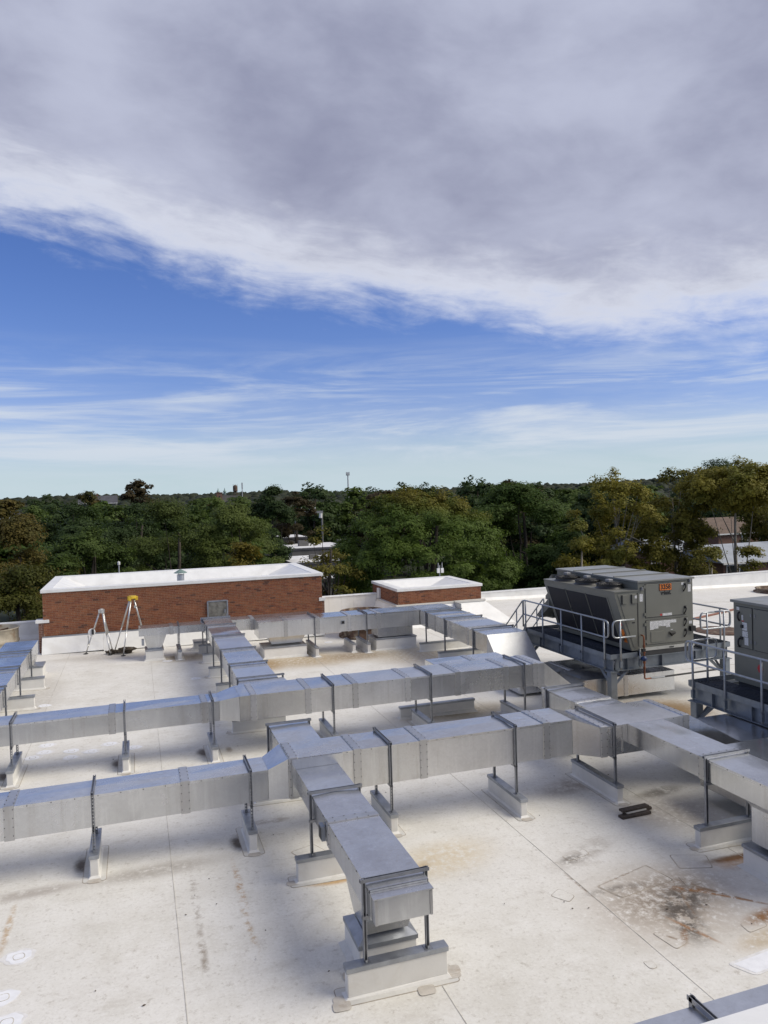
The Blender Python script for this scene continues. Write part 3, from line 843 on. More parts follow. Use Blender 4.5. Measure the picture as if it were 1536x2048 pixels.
# ------------------------------------------------------------------ ducts
def mp(axis, s, t, z):
    return (s, t, z) if axis == 'x' else (t, s, z)
class Duct:
    def __init__(d, name, label, loc):
        d.t = thing(name, label, 'duct', loc)
        d.sc = MB()
    def screw(d, p, n):
        x, y, z = p; e = .0065
        if n == 'z': d.sc.box(x - e, x + e, y - e, y + e, z, z + .006)
        elif n == 'y': d.sc.box(x - e, x + e, y - .006, y, z - e, z + e)
        else: d.sc.box(x - .006, x, y - e, y + e, z - e, z + e)
    def run(d, axis, s0, s1, t0, t1, z0, z1, joints, mat='duct', lip=.04, cap0=True, cap1=True, screws=True, bandw=.14):
        cuts = [s0] + list(joints) + [s1]
        for i in range(len(cuts) - 1):
            a = cuts[i] + (bandw / 2 if i else 0) * .0 + .0015
            b = cuts[i + 1] - .0015
            dz = .0
            m_ = MB()
            p = [mp(axis, a, t0, z0), mp(axis, b, t0, z0), mp(axis, b, t1, z0), mp(axis, a, t1, z0), mp(axis, a, t0, z1), mp(axis, b, t0, z1), mp(axis, b, t1, z1), mp(axis, a, t1, z1)]
            m_.hexa(p)
            m_.build('duct_section', M[mat], d.t)
            # lid with turned-down edges, slightly sagging in the middle
            ov = .010
            l_ = MB()
            zt = z1 + .005
            a2 = a + (bandw / 2 if i else 0); b2 = b - (bandw / 2 if i < len(cuts) - 2 else 0)
            sm = (a2 + b2) / 2
            vs = [mp(axis, a2, t0 - ov, zt), mp(axis, sm, t0 - ov, zt), mp(axis, b2, t0 - ov, zt),
                  mp(axis, a2, t1 + ov, zt), mp(axis, sm, t1 + ov, zt), mp(axis, b2, t1 + ov, zt), mp(axis, sm, (t0 + t1) / 2, zt + .014), mp(axis, a2, (t0 + t1) / 2, zt + .002), mp(axis, b2, (t0 + t1) / 2, zt + .002)]
            l_.add(vs, [(0, 1, 6, 7), (1, 2, 8, 6), (7, 6, 4, 3), (6, 8, 5, 4)])
            for tt in (t0 - ov, t1 + ov):
                w = .004 if tt > t0 else -.0
                l_.add([mp(axis, a2, tt, zt), mp(axis, b2, tt, zt), mp(axis, b2, tt, zt - lip), mp(axis, a2, tt, zt - lip)], [(0, 1, 2, 3)])
                ti = t0 - .001 if tt < t0 else t1 + .001
                l_.add([mp(axis, a2, tt, zt - lip), mp(axis, b2, tt, zt - lip), mp(axis, b2, ti, zt - lip), mp(axis, a2, ti, zt - lip)], [(0, 1, 2, 3)])
            l_.build('lid_panel', M[mat], d.t, recalc=False)
            if screws:
                s = a2 + .18
                while s < b2 - .1:
                    if axis == 'x':
                        d.screw((s, t0 - ov, zt - lip * .5), 'y')
                    else:
                        d.screw((t0 - ov, s, zt - lip * .5), 'x')
                    s += .33
        for j in joints:
            m_ = MB()
            o = .013
            m_.hexa([mp(axis, j - bandw / 2, t0 - o, z0 - o), mp(axis, j + bandw / 2, t0 - o, z0 - o), mp(axis, j + bandw / 2, t1 + o, z0 - o), mp(axis, j - bandw / 2, t1 + o, z0 - o),
                     mp(axis, j - bandw / 2, t0 - o, z1 + .022), mp(axis, j + bandw / 2, t0 - o, z1 + .022), mp(axis, j + bandw / 2, t1 + o, z1 + .022), mp(axis, j - bandw / 2, t1 + o, z1 + .022)])
            m_.build('joint_band', M['band'], d.t, bevel=.006)
            for e in (-1, 1):
                se = j + e * (bandw / 2 - .012)
                z = z0 + .06
                while z < z1:
                    if axis == 'x': d.screw((se, t0 - o, z), 'y')
                    else: d.screw((t0 - o, se, z), 'x')
                    z += .13
                t_ = t0 + .08
                while t_ < t1:
                    d.screw(mp(axis, se, t_, z1 + .022), 'z')
                    t_ += .16
        return d
    def trans(d, axis, s0, r0, s1, r1, mat='duct', name='transition'):
        (a0, a1, za, zb), (b0, b1, zc, zd) = r0, r1
        s0 += .002; s1 -= .002
        m_ = MB().hexa([mp(axis, s0, a0, za), mp(axis, s1, b0, zc), mp(axis, s1, b1, zc), mp(axis, s0, a1, za), mp(axis, s0, a0, zb), mp(axis, s1, b0, zd), mp(axis, s1, b1, zd), mp(axis, s0, a1, zb)])
        m_.build(name, M[mat], d.t)
        return d
    def box(d, name, x0, x1, y0, y1, z0, z1, mat='duct', bevel=0):
        B(x0, x1, y0, y1, z0, z1).build(name, M[mat], d.t, bevel=bevel)
        return d
    def done(d):
        if d.sc.v:
            d.sc.build('screws', M['screw'], d.t, kind='stuff', recalc=False)
        return d

# near long duct (runs left-right across the picture)
D1 = Duct('supply_duct', 'nearest long galvanized duct crossing the whole roof from left to right', (2.0, 12.5, gz(2)))
D1.run('x', -6.0, 1.92, 12.22, 12.87, .775, 1.265, (-4.3, -1.93, .60))
D1.trans('x', 1.92, (12.22, 12.87, .775, 1.27), 2.24, (12.13, 12.95, .775, 1.43))
D1.run('x', 2.24, 7.60, 12.13, 12.95, .775, 1.425, (2.33, 3.42, 4.62, 7.05), 'quilt')
D1.trans('x', 7.60, (12.13, 12.95, .775, 1.43), 8.10, (11.98, 13.18, .70, 1.255), 'quilt')
D1.run('x', 8.10, 10.12, 11.98, 13.18, .70, 1.25, (8.18, 10.05), 'quilt')
D1.trans('x', 10.12, (11.98, 13.18, .70, 1.255), 11.15, (11.75, 13.3, .05, .66), 'quilt')
# tap flange where the front branch leaves
m_ = MB(); m_.box(2.30, 3.16, 12.100, 12.113, .80, 1.42)
m_.build('tap_flange', M['duct'], D1.t)
D1.box('tap_flange', 8.58, 9.58, 11.955, 11.975, .74, 1.262)
D1.done()

# front branch coming towards the camera
D2 = Duct('branch_duct', 'short duct branching from the near long duct towards the camera, ending over a curb', (2.7, 9.5, gz(2.7)))
D2.run('y', 8.05, 12.095, 2.37, 3.07, .905, 1.245, (9.98,))
D2.box('end_cap', 2.375, 3.065, 7.90, 8.05, .915, 1.205, bevel=.006)
D2.box('end_lid', 2.362, 3.078, 7.885, 8.047, 1.206, 1.222)
for x in (2.375, 3.035):
    D2.box('end_flange', x, x + .03, 7.885, 7.899, .92, 1.203, 'band')
m_ = MB().hexa([(2.45, 8.52, .46), (2.98, 8.52, .46), (2.98, 9.08, .46), (2.45, 9.08, .46), (2.374, 8.42, .904), (3.066, 8.42, .904), (3.066, 9.15, .904), (2.374, 9.15, .904)])
m_.build('drop_collar', M['duct'], D2.t)
D2.box('damper_box', 2.30, 2.355, 10.10, 10.27, .93, 1.13, 'cap')
D2.box('damper_plate', 2.292, 2.299, 10.12, 10.25, .95, 1.11, 'black')
D2.done()
# stub behind the near duct
D3 = Duct('stub_duct', 'short duct stub on the far side of the near long duct', (2.6, 13.5, gz(2.6)))
D3.run('y', 12.965, 14.2, 2.27, 3.0, .95, 1.40, ())
D3.done()

# middle long duct
D4 = Duct('supply_duct', 'middle long galvanized duct parallel to the near one, running right to the platform', (3.0, 17.0, gz(3)))
D4.run('x', -7.5, 1.62, 16.86, 17.58, .835, 1.265, (-5.0, -.62, 1.55 - .25))
D4.trans('x', 1.62, (16.86, 17.58, .835, 1.27), 2.05, (16.73, 17.75, .80, 1.355))
D4.run('x', 2.05, 9.70, 16.73, 17.75, .80, 1.35, (2.36, 3.60, 4.72, 6.02, 7.32, 8.62, 9.45), 'quilt')
D4.trans('x', 9.70, (16.73, 17.75, .80, 1.355), 10.75, (16.9, 18.1, -.05, .55), 'quilt')
D4.trans('x', 10.75, (16.9, 18.1, -.05, .55), 11.6, (17.85, 19.0, -.12, .45), 'duct')
D4.run('x', 11.6, 14.6, 17.85, 19.0, -.12, .44, (12.95,), 'duct')
D4.done()
D4b = Duct('stub_duct', 'flat duct piece beside the middle long duct near its right end', (7.5, 18.2, gz(7.5)))
D4b.run('x', 7.2, 9.3, 17.765, 18.62, .93, 1.30, (8.3,))
D4b.done()

# duct going back from the middle duct to the penthouse hatch
D5 = Duct('supply_duct', 'duct running away from the middle duct to the penthouse hatch', (2.75, 23, gz(2.75)))
D5.trans('y', 17.76, (2.10, 3.40, .82, 1.27), 18.5, (2.28, 3.36, .82, 1.265))
D5.run('y', 18.5, 29.0, 2.28, 3.22, .83, 1.265, (20.05, 22.3, 24.6, 26.9))
D5.box('end_cap', 2.20, 3.30, 29.0, 29.08, .80, 1.31)
D5.done()
# left far branch with drop
D6 = Duct('branch_duct', 'small far branch duct left of the penthouse hatch, dropping onto a white curb', (.9, 28.5, gz(.9)))
D6.run('x', -.03, 2.275, 28.16, 28.95, .93, 1.195, (1.10,))
m_ = MB().hexa([(.26, 28.22, .44), (.74, 28.22, .44), (.74, 28.85, .44), (.26, 28.85, .44), (.16, 28.18, .929), (.92, 28.18, .929), (.92, 28.9, .929), (.16, 28.9, .929)])
m_.build('drop_collar', M['duct'], D6.t)
D6.box('damper_box', .06, .145, 28.25, 28.42, .58, .80, 'cap')
D6.done()
# far run
D7 = Duct('supply_duct', 'far duct run in front of the penthouses, joining the right-hand duct', (7, 27.5, gz(7)))
D7.run('x', 4.06, 10.25, 26.95, 28.05, .70, 1.275, (5.05, 6.25, 7.45, 8.6), 'quilt')
D7.box('damper_box', 7.12, 7.26, 26.90, 26.945, .98, 1.12, 'cap')
D7.box('damper_plate', 7.14, 7.24, 26.893, 26.899, 1.0, 1.10, 'black')
m_ = MB().hexa([(4.55, 27.15, .42), (5.65, 27.15, .42), (5.65, 27.95, .42), (4.55, 27.95, .42), (4.42, 27.05, .699), (5.78, 27.05, .699), (5.78, 28.0, .699), (4.42, 28.0, .699)])
m_.build('drop_collar', M['duct'], D7.t)
D7.box('drop_collar', 8.62, 10.02, 27.12, 27.98, .33, .699)
D7.done()
D7b = Duct('branch_duct', 'rear duct beside the brick wall linking the hatch duct to the far run', (4.7, 28.5, gz(4.7)))
D7b.run('x', 3.235, 6.32, 28.12, 28.88, .85, 1.262, (4.02,))
D7b.done()
# right-hand duct, ends in a slope under the platform
D8 = Duct('supply_duct', 'wide duct running from the far run towards the numbered unit, with a sloped end', (11, 24.5, gz(11)))
D8.box('corner_box', 10.262, 11.66, 26.93, 28.07, .70, 1.285, 'quilt')
D8.run('y', 21.15, 26.92, 10.27, 11.65, .71, 1.27, (22.6, 24.0, 25.4))
D8.trans('y', 21.15, (10.27, 11.65, .71, 1.275), 20.35, (10.30, 11.72, -.10, .42), 'slope')
D8.run('x', 10.3, 14.6, 19.12, 20.345, -.10, .42, (12.0,))
D8.done()
# left-hand duct
D9 = Duct('supply_duct', 'duct at the left edge of the picture running away towards the stained drum', (-3.7, 23, gz(-3.7)))
D9.run('y', 17.6, 27.1, -4.15, -3.20, .86, 1.268, (19.9, 22.2, 24.5))
m_ = MB().hexa([(-3.95, 26.6, .5), (-3.3, 26.6, .5), (-3.3, 27.05, .5), (-3.95, 27.05, .5), (-4.1, 26.5, .859), (-3.21, 26.5, .859), (-3.21, 27.09, .859), (-4.1, 27.09, .859)])
m_.build('drop_collar', M['duct'], D9.t)
D9.done()
# branches at the right end of the near duct
D10 = Duct('branch_duct', 'duct branching towards the camera at the right, over the rust-stained roof', (9.1, 10.5, gz(9.1)))
D10.run('y', 7.6, 11.95, 8.69, 9.47, .905, 1.26, (10.0,))
m_ = MB().hexa([(8.74, 7.9, .82), (9.44, 7.9, .82), (9.44, 9.02, .82), (8.74, 9.02, .82), (8.70, 7.8, .904), (9.46, 7.8, .904), (9.46, 9.12, .904), (8.70, 9.12, .904)]); m_.build('drop_flare', M['duct'], D10.t)
m_ = MB().box(8.742, 9.438, 7.902, 9.018, .28, .819)
m_.build('drop_collar', M['duct'], D10.t)
D10.done()
D11 = Duct('branch_duct', 'duct going back from the near duct towards the platform leg', (9, 14.2, gz(9)))
D11.run('y', 13.19, 15.0, 8.62, 9.50, .80, 1.245, (13.7,))
m_ = MB().box(8.72, 9.4, 14.2, 14.9, .25, .799); m_.build('drop_collar', M['duct'], D11.t)
D11.done()
# low return ducts under the second platform
D12 = Duct('return_duct', 'low dark duct passing under the right platform next to the near duct end', (12, 12, gz(12)))
D12.run('x', 11.16, 16.0, 11.75, 13.3, .05, .66, (12.4, 13.9))
D12.done()
D13 = Duct('return_duct', 'low wide duct on the roof beside the right camera-side branch', (10.4, 10.5, gz(10.4)))
D13.run('y', 8.2, 11.4, 9.86, 11.4, .12, .80, (9.9,))
D13.done()

# ------------------------------------------------------------------ duct supports: curb, cap, posts and crossbars
def channel_v(x, y, z0, z1, slots):
    """41 mm slotted channel, open towards -Y, centred on x, back at y"""
    w = .0215; m_ = MB(); tk = .003
    m_.box(x - w, x - w + tk, y - .041, y, z0, z1); m_.box(x + w - tk, x + w, y - .041, y, z0, z1)
    m_.box(x - w + tk, x - w + .010, y - .041, y - .041 + tk, z0, z1); m_.box(x + w - .010, x + w - tk, y - .041, y - .041 + tk, z0, z1)
    if slots:
        m_.box(x - w + tk, x - .008, y - tk, y, z0, z1); m_.box(x + .008, x + w - tk, y - tk, y, z0, z1)
        z = z0
        while z < z1 - .03:
            m_.box(x - .008, x + .008, y - tk, y, z, z + .022); z += .052
    else:
        m_.box(x - w + tk, x + w - tk, y - tk, y, z0, z1)
    return m_
def channel_h(axis, s, t0, t1, z, up=True):
    w = .0215; tk = .003; m_ = MB()
    def bx(a, b, c, d, e, g_):
        if axis == 'x': m_.box(a, b, c, d, e, g_)
        else: m_.box(c, d, a, b, e, g_)
    bx(s - w, s - w + tk, t0, t1, z, z + .041); bx(s + w - tk, s + w, t0, t1, z, z + .041)
    bx(s - w + tk, s + w - tk, t0, t1, z, z + tk)
    bx(s - w + tk, s - w + .009, t0, t1, z + .038, z + .041); bx(s + w - .009, s + w - tk, t0, t1, z + .038, z + .041)
    bx(s - w + .009, s + w - .009, t0, t0 + .05, z + .038, z + .041)
    return m_
def support(label, group, axis, s, t0, t1, zb, zt, c0, c1, h=.33, slots=False, skirt=True, patches=False, posts=(True, True)):
    cx, cy = (s, (c0 + c1) / 2) if axis == 'x' else ((c0 + c1) / 2, s)
    g0 = gz(cx)
    t = thing('duct_support', label, 'duct support', (cx, cy, g0), group)
    k = .062
    def bx(a, b, c, d, e, g_):
        return (MB().box(a, b, c, d, e, g_) if axis == 'x' else MB().box(c, d, a, b, e, g_))
    # curb follows the roof slope at its foot
    m_ = bx(s - k, s + k, c0 + .01, c1 - .01, g0 + .006, g0 + h - .055)
    for i in range(4):
        v = m_.v[i]; m_.v[i] = (v[0], v[1], gz(v[0]) + .003)
    m_.build('curb', M['curb'], t, bevel=.012)
    bx(s - k - .012, s + k + .012, c0 - .004, c1 + .004, g0 + h - .058, g0 + h).build('metal_cap', M['cap'], t, bevel=.004)
    # splayed foot of the membrane
    if skirt:
        e = .10
        if axis == 'x': P4 = [(s - k - e, c0 - e), (s + k + e, c0 - e), (s + k + e, c1 + e), (s - k - e, c1 + e)]
        else: P4 = [(c0 - e, s - k - e), (c1 + e, s - k - e), (c1 + e, s + k + e), (c0 - e, s + k + e)]
        c_ = np.mean(np.array(P4), axis=0)
        sheet([tuple(c_ + (np.array(p) - c_) + np.sign(np.array(p) - c_) * .011) for p in P4], .003, .0008, .06).build('skirt_edge', M['dirtline'], t)
        sk = sheet(P4, .0035, .0015, .05).build('membrane_skirt', M['skirt'], t)
        q = .028
        if axis == 'x': a, b, c, d = s - k - q, s + k + q, c0 - q, c1 + q; a2, b2, c2, d2 = s - k - .001, s + k + .001, c0 + .006, c1 - .006
        else: a, b, c, d = c0 - q, c1 + q, s - k - q, s + k + q; a2, b2, c2, d2 = c0 + .006, c1 - .006, s - k - .001, s + k + .001
        MB().hexa([(a, c, gz(a) + .0055), (b, c, gz(b) + .0055), (b, d, gz(b) + .0055), (a, d, gz(a) + .0055), (a2, c2, g0 + .035), (b2, c2, g0 + .035), (b2, d2, g0 + .035), (a2, d2, g0 + .035)]).build('fillet', M['curb'], t)
        for (px_, py_) in ([(s, c0 - .07)] if axis == 'x' else [(c0 - .06, s - .02), (c1 + .06, s - .02)]):
            w, d_ = (.10, .085)
            sheet([(px_ - w, py_ - d_), (px_ + w, py_ - d_), (px_ + w, py_ + d_ * .6), (px_ - w, py_ + d_ * .6)], .0016, .0056, .06).build('corner_patch', M['cornerpatch'], t)
    zc = g0 + h
    for i, tt in enumerate((t0 - .032, t1 + .032 + .0)):
        if not posts[i]:
            continue
        x, y = (s, tt + .02) if axis == 'x' else (tt, s + .02)
        channel_v(x, y, zc + .006, zt + .072, slots).build('post', M['strut'], t, recalc=False)
        B(x - .05, x + .05, y - .075, y + .03, zc + .0005, zc + .0055).build('foot_plate', M['strut'], t)
        B(x - .012, x + .012, y - .062, y - .048, zc + .006, zc + .035).build('bolt', M['pipe'], t)
    channel_h(axis, s, t0 - .075, t1 + .075, zt + .026).build('top_crossbar', M['strut'], t, recalc=False)
    channel_h(axis, s, t0 - .06, t1 + .06, zb - .058).build('bottom_crossbar', M['strut'], t, recalc=False)
    return t
G1 = 'supports of the near long duct'
lab1 = ['leftmost curb support under the near long duct', 'curb support of the near duct with dirt and painted shadow at its foot, just left of the camera-side branch',
        'curb support of the near duct just right of the camera-side branch', 'curb support in the middle of the near duct right half',
        'long curb support under the widened right end of the near duct']
for l, (s, t0, t1, zt, c0, c1) in zip(lab1, [(-.77, 12.22, 12.87, 1.265, 12.05, 13.05), (1.63, 12.22, 12.87, 1.265, 12.10, 13.0), (4.0, 12.13, 12.95, 1.425, 11.97, 13.14), (6.39, 12.13, 12.95, 1.425, 11.82, 13.16), (8.39, 11.98, 13.18, 1.25, 11.80, 13.36)]):
    support(l, G1, 'x', s, t0, t1, .775 if s < 8 else .70, zt, c0, c1, .35 if s < 2 else .33, True)
G2 = 'supports of the middle long duct'
lab2 = ['leftmost curb support of the middle long duct at the picture edge', 'second curb support of the middle long duct, above the white spots', 'third curb support of the middle long duct with dirt and painted shadow at its foot',
        'curb support of the middle duct behind the duct stub', 'curb support of the middle duct in front of its side curb', 'last curb support of the middle duct before it slopes down']
for l, (s, c0, c1) in zip(lab2, [(-2.56, 16.52, 17.75), (-.37, 16.60, 17.75), (1.48, 16.60, 17.75), (4.18, 16.55, 17.95), (6.60, 16.55, 17.95), (9.12, 16.5, 17.95)]):
    a, b, zz, z_ = (16.86, 17.58, 1.265, .835) if s < 1.8 else (16.73, 17.75, 1.35, .80)
    support(l, G2, 'x', s, a, b, z_, zz, c0, c1, .33, True)
support('front curb support under the end of the camera-side branch, nearest of all', 'supports of the camera-side branch', 'y', 8.20, 2.37, 3.07, .905, 1.245, 2.09, 3.34, .37)
support('curb support under the camera-side branch close to the near duct', 'supports of the camera-side branch', 'y', 10.95, 2.37, 3.07, .905, 1.245, 2.09, 3.34, .37)
support('curb support under the stub behind the near duct', None, 'y', 14.1, 2.27, 3.0, .95, 1.40, 1.95, 3.3, .33)
G3 = 'supports of the duct running to the hatch'
for l, s in zip(['support of the hatch duct closest to the middle duct', 'second support of the hatch duct counted from the middle duct', 'third support of the hatch duct counted from the middle duct',
                 'fourth support of the hatch duct counted from the middle duct', 'fifth support of the hatch duct beside the small far branch', 'last support of the hatch duct near the brick wall'], (18.62, 20.35, 22.45, 24.8, 27.1, 28.85)):
    support(l, G3, 'y', s, 2.28, 3.22 if s > 19 else 3.34, .83, 1.265, 2.08, 3.42, .345)
G4 = 'supports of the left-hand duct'
for l, s in zip(['nearest support of the left-hand duct', 'second support of the left-hand duct', 'third support of the left-hand duct, nearest its drop curb'], (20.3, 22.7, 25.07)):
    support(l, G4, 'y', s, -4.15, -3.20, .86, 1.268, -4.5, -2.81, .36)
G5 = 'supports of the right-hand duct'
for l, s in zip(['support of the right-hand duct next to its sloped end', 'middle support of the right-hand duct', 'far support of the right-hand duct by the small penthouse'], (22.1, 24.45, 26.25)):
    support(l, G5, 'y', s, 10.27, 11.65, .71, 1.27, 9.97, 11.95, .35)
G6 = 'supports of the far duct run'
for l, (s, c0) in zip(['support of the far duct run right of its left white curb', 'support of the far duct run left of its grey curb', 'left support of the rear duct against the brick wall'], [(6.12, 26.62), (8.12, 26.70), (4.95, 28.0)]):
    if s < 5:
        continue
    support(l, G6, 'x', s, 26.95, 28.05, .70, 1.275, c0, 28.25, .36)
support('thin support of the small far branch left of the hatch duct', None, 'x', 1.36, 28.16, 28.95, .93, 1.195, 27.85, 29.15, .36, True)
support('support of the right camera-side branch above the rust stains', None, 'y', 9.88, 8.69, 9.47, .905, 1.26, 8.46, 9.72, .35)
support('support of the duct that goes back towards the platform leg', None, 'y', 14.75, 8.62, 9.50, .80, 1.245, 8.4, 9.75, .33)

# plain white curbs (roof penetrations and unused rails)
def curb(label, x0, x1, y0, y1, h, cap='frame', mat='curb', cat='roof curb'):
    cx = (x0 + x1) / 2; g0 = gz(cx)
    t = thing('roof_curb', label, cat, (cx, (y0 + y1) / 2, g0))
    m_ = MB().box(x0, x1, y0, y1, g0, g0 + h - .05)
    for i in range(4):
        v = m_.v[i]; m_.v[i] = (v[0], v[1], gz(v[0]) + .003)
    m_.build('curb_body', M[mat], t, bevel=.012)
    e = .014
    if cap == 'hip':
        MB().hexa([(x0 - e, y0 - e, g0 + h - .05), (x1 + e, y0 - e, g0 + h - .05), (x1 + e, y1 + e, g0 + h - .05), (x0 - e, y1 + e, g0 + h - .05),
                   (x0 - e, y0 - e, g0 + h), (x1 + e, y0 - e, g0 + h), (x1 + e, y1 + e, g0 + h), (x0 - e, y1 + e, g0 + h)]).build('metal_cap', M['cap'], t)
        MB().hexa([(x0 - e, y0 - e, g0 + h + .001), (x1 + e, y0 - e, g0 + h + .001), (x1 + e, y1 + e, g0 + h + .001), (x0 - e, y1 + e, g0 + h + .001),
                   (x0 + .1, y0 + .1, g0 + h + .07), (x1 - .1, y0 + .1, g0 + h + .07), (x1 - .1, y1 - .1, g0 + h + .07), (x0 + .1, y1 - .1, g0 + h + .07)]).build('hipped_cap', M['cap'], t)
    else:
        B(x0 - e, x1 + e, y0 - e, y1 + e, g0 + h - .051, g0 + h).build('metal_cap', M['cap'], t, bevel=.004)
    q = .07
    MB().hexa([(x0 - q, y0 - q, gz(x0) + .002), (x1 + q, y0 - q, gz(x1) + .002), (x1 + q, y1 + q, gz(x1) + .002), (x0 - q, y1 + q, gz(x0) + .002),
               (x0 - .002, y0 - .002, g0 + .07), (x1 + .002, y0 - .002, g0 + .07), (x1 + .002, y1 + .002, g0 + .07), (x0 - .002, y1 + .002, g0 + .07)]).build('fillet', M['skirt'], t)
    return t
curb('white curb with hipped metal cap under the end of the camera-side branch', 2.35, 3.08, 8.50, 9.18, .37, 'hip')
curb('white curb under the small far branch left of the hatch duct', .18, .80, 28.1, 28.9, .40)
curb('wide white curb under the left box of the far duct run', 4.24, 5.80, 26.95, 28.0, .42, mat='white')
curb('grey-white curb under the right box of the far duct run', 8.50, 10.12, 27.0, 28.03, .46)
curb('white drop curb under the far end of the left-hand duct', -4.3, -3.02, 26.55, 27.3, .39)
curb('white curb under the right camera-side branch at the picture edge', 8.66, 9.54, 7.8, 9.12, .37)
curb('side curb lying along the far side of the middle duct', 6.35, 8.45, 18.25, 18.37, .33)
curb('long white rail curb behind the near duct left of the stub', 1.6, 2.95, 15.35, 15.47, .33)
curb('second rail curb beside the far duct run support', 7.55, 7.67, 26.95, 28.2, .34)
curb('small white curb between hatch duct and brick wall', 1.95, 2.45, 29.4, 29.9, .36)
for (x, y) in ((2.0, 8.05), (3.42, 8.25), (3.0, 8.0), (2.25, 8.55)):
    sheet([(x - .11, y - .08), (x + .1, y - .085), (x + .12, y + .08), (x - .09, y + .085)], .0022, .0075, .05).build('membrane_patch', M['cornerpatch'], roof)

# ------------------------------------------------------------------ steel platforms
DZ = 1.146
def pipe_loop(pts, rad, rc):
    """polyline with rounded corners"""
    out = [Vector(pts[0])]
    for i in range(1, len(pts) - 1):
        p, a, b = Vector(pts[i]), Vector(pts[i - 1]), Vector(pts[i + 1])
        da = (a - p).normalized() * rc; db = (b - p).normalized() * rc
        for k in range(6):
            q = k / 5
            out.append((p + da) * (1 - q) ** 2 + p * 2 * q * (1 - q) + (p + db) * q * q)
    out.append(Vector(pts[-1]))
    return MB().tube(out, rad, 8)
def ibeam(m_, axis, a0, a1, c, z0, z1, fw=.09):
    tk = .014
    if axis == 'y':
        m_.box(c - fw, c + fw, a0, a1, z0, z0 + tk); m_.box(c - fw, c + fw, a0, a1, z1 - tk, z1); m_.box(c - .008, c + .008, a0, a1, z0 + tk, z1 - tk)
    else:
        m_.box(a0, a1, c - fw, c + fw, z0, z0 + tk); m_.box(a0, a1, c - fw, c + fw, z1 - tk, z1); m_.box(a0, a1, c - .008, c + .008, z0 + tk, z1 - tk)
def platform(label, x0, x1, y0, y1, walk, legs, rails):
    t = thing('equipment_platform', label, 'platform', ((x0 + x1) / 2, (y0 + y1) / 2, gz((x0 + x1) / 2)))
    zb, zt = .69, 1.03
    for ax, a0, a1, c in (('y', y0 + .02, y1 - .02, x0 + .10), ('y', y0 + .02, y1 - .02, x1 - .10), ('x', x0 + .21, x1 - .21, y0 + .10), ('x', x0 + .21, x1 - .21, y1 - .10),
                          ('y', y0 + .21, y1 - .21, walk[1] + .12), ('y', y0 + .21, y1 - .21, x1 - 1.05)):
        m_ = MB(); ibeam(m_, ax, a0, a1, c, zb, zt); b = m_.build('beam', M['steel'], t)
        # stiffeners
        s = a0 + .35
        st = MB()
        while s < a1:
            if ax == 'y':
                st.box(c - .085, c - .010, s, s + .012, zb + .016, zt - .016)
            else:
                st.box(s, s + .012, c - .085, c - .010, zb + .016, zt - .016)
            s += 1.15
        st.build('stiffeners', M['steel'], b)
    # toe plates round the deck
    for a in ((x0, x0 + .012, y0, y1), (x1 - .012, x1, y0, y1), (x0 + .013, x1 - .013, y1 - .012, y1), (x0 + .013, walk[1], y0, y0 + .012), (x1 - 1.0, x1 - .013, y0, y0 + .012)):
        B(*a, zt + .003, DZ + .02).build('toe_plate', M['steel'], t)
    # bar grating
    for a0, a1 in ((x0 + .02, walk[1]), (x1 - 1.0, x1 - .02)):
        m_ = MB(); x = a0
        while x < a1:
            m_.box(x, x + .014, y0 + .02, y1 - .02, DZ - .085, DZ - .035); x += .082
        y = y0 + .1
        while y < y1 - .1:
            m_.box(a0, a1, y, y + .012, DZ - .072, DZ - .045); y += .30
        g_ = m_.build('grating', M['grate'], t, kind='stuff', recalc=False)
    # legs
    for (lx, ly, kx, ky) in legs:
        w = .10
        B(lx - w, lx + w, ly - w, ly + w, gz(lx) + .02, zb - .02).build('leg', M['steel'], t, bevel=.01)
        B(lx - .16, lx + .16, ly - .16, ly + .16, gz(lx) + .002, gz(lx) + .02).build('base_plate', M['steel'], t)
        B(lx - .14, lx + .14, ly - .14, ly + .14, zb - .02, zb - .001).build('cap_plate', M['steel'], t)
        for dx_, dy_ in ((kx, 0), (0, ky)):
            if dx_ or dy_:
                MB().tube([(lx + dx_ * .09, ly + dy_ * .09, .30), (lx + dx_ * .52, ly + dy_ * .52, zb - .01)], .045, 4).build('knee_brace', M['steel'], t)
    for kind, pts in rails:
        if kind == 'post':
            x, y, zr = pts
            MB().tube([(x, y, zb + .05), (x, y, zr)], .026, 8).build('rail_post', M['pipe'], t, smooth=True)
            B(x - .04, x + .04, y - .03, y + .03, zb + .10, zb + .28).build('rail_bracket', M['steel'], t)
        elif kind == 'rail':
            pipe_loop(pts, .026, .14).build('guard_rail', M['pipe'], t, smooth=True)
    return t
ZR, ZM = 2.09, 1.62
def lineposts(xs, ys, zr=ZR):
    return [('post', (x, y, zr)) for x in xs for y in ys]
r1 = lineposts([12.20], [17.75, 18.85, 19.95, 21.05, 22.15])
r1 += [('rail', [(12.20, 22.25, ZM), (12.20, 17.55, ZM), (12.20, 17.55, ZR), (12.20, 22.32, ZR), (12.20, 22.32, 1.2)]),
       ('rail', [(12.98, 17.46, ZR), (12.28, 17.46, ZR), (12.28, 17.46, ZM), (13.02, 17.46, ZM)]), ('post', (12.52, 17.46, ZR)), ('post', (13.15, 17.46, 1.20))]
r1 += [('rail', [(16.32, 21.8, ZR), (16.32, 17.52, ZR), (16.32, 17.52, ZM), (16.32, 21.8, ZM)])] + lineposts([16.32], [17.9, 19.2, 20.5, 21.8])
r1 += [('rail', [(15.7, 17.46, ZR), (16.28, 17.46, ZR), (16.28, 17.46, ZM), (15.22, 17.46, ZM), (15.22, 17.46, ZR), (15.75, 17.46, ZR)]), ('post', (15.45, 17.46, ZR)), ('post', (16.05, 17.46, ZR))]
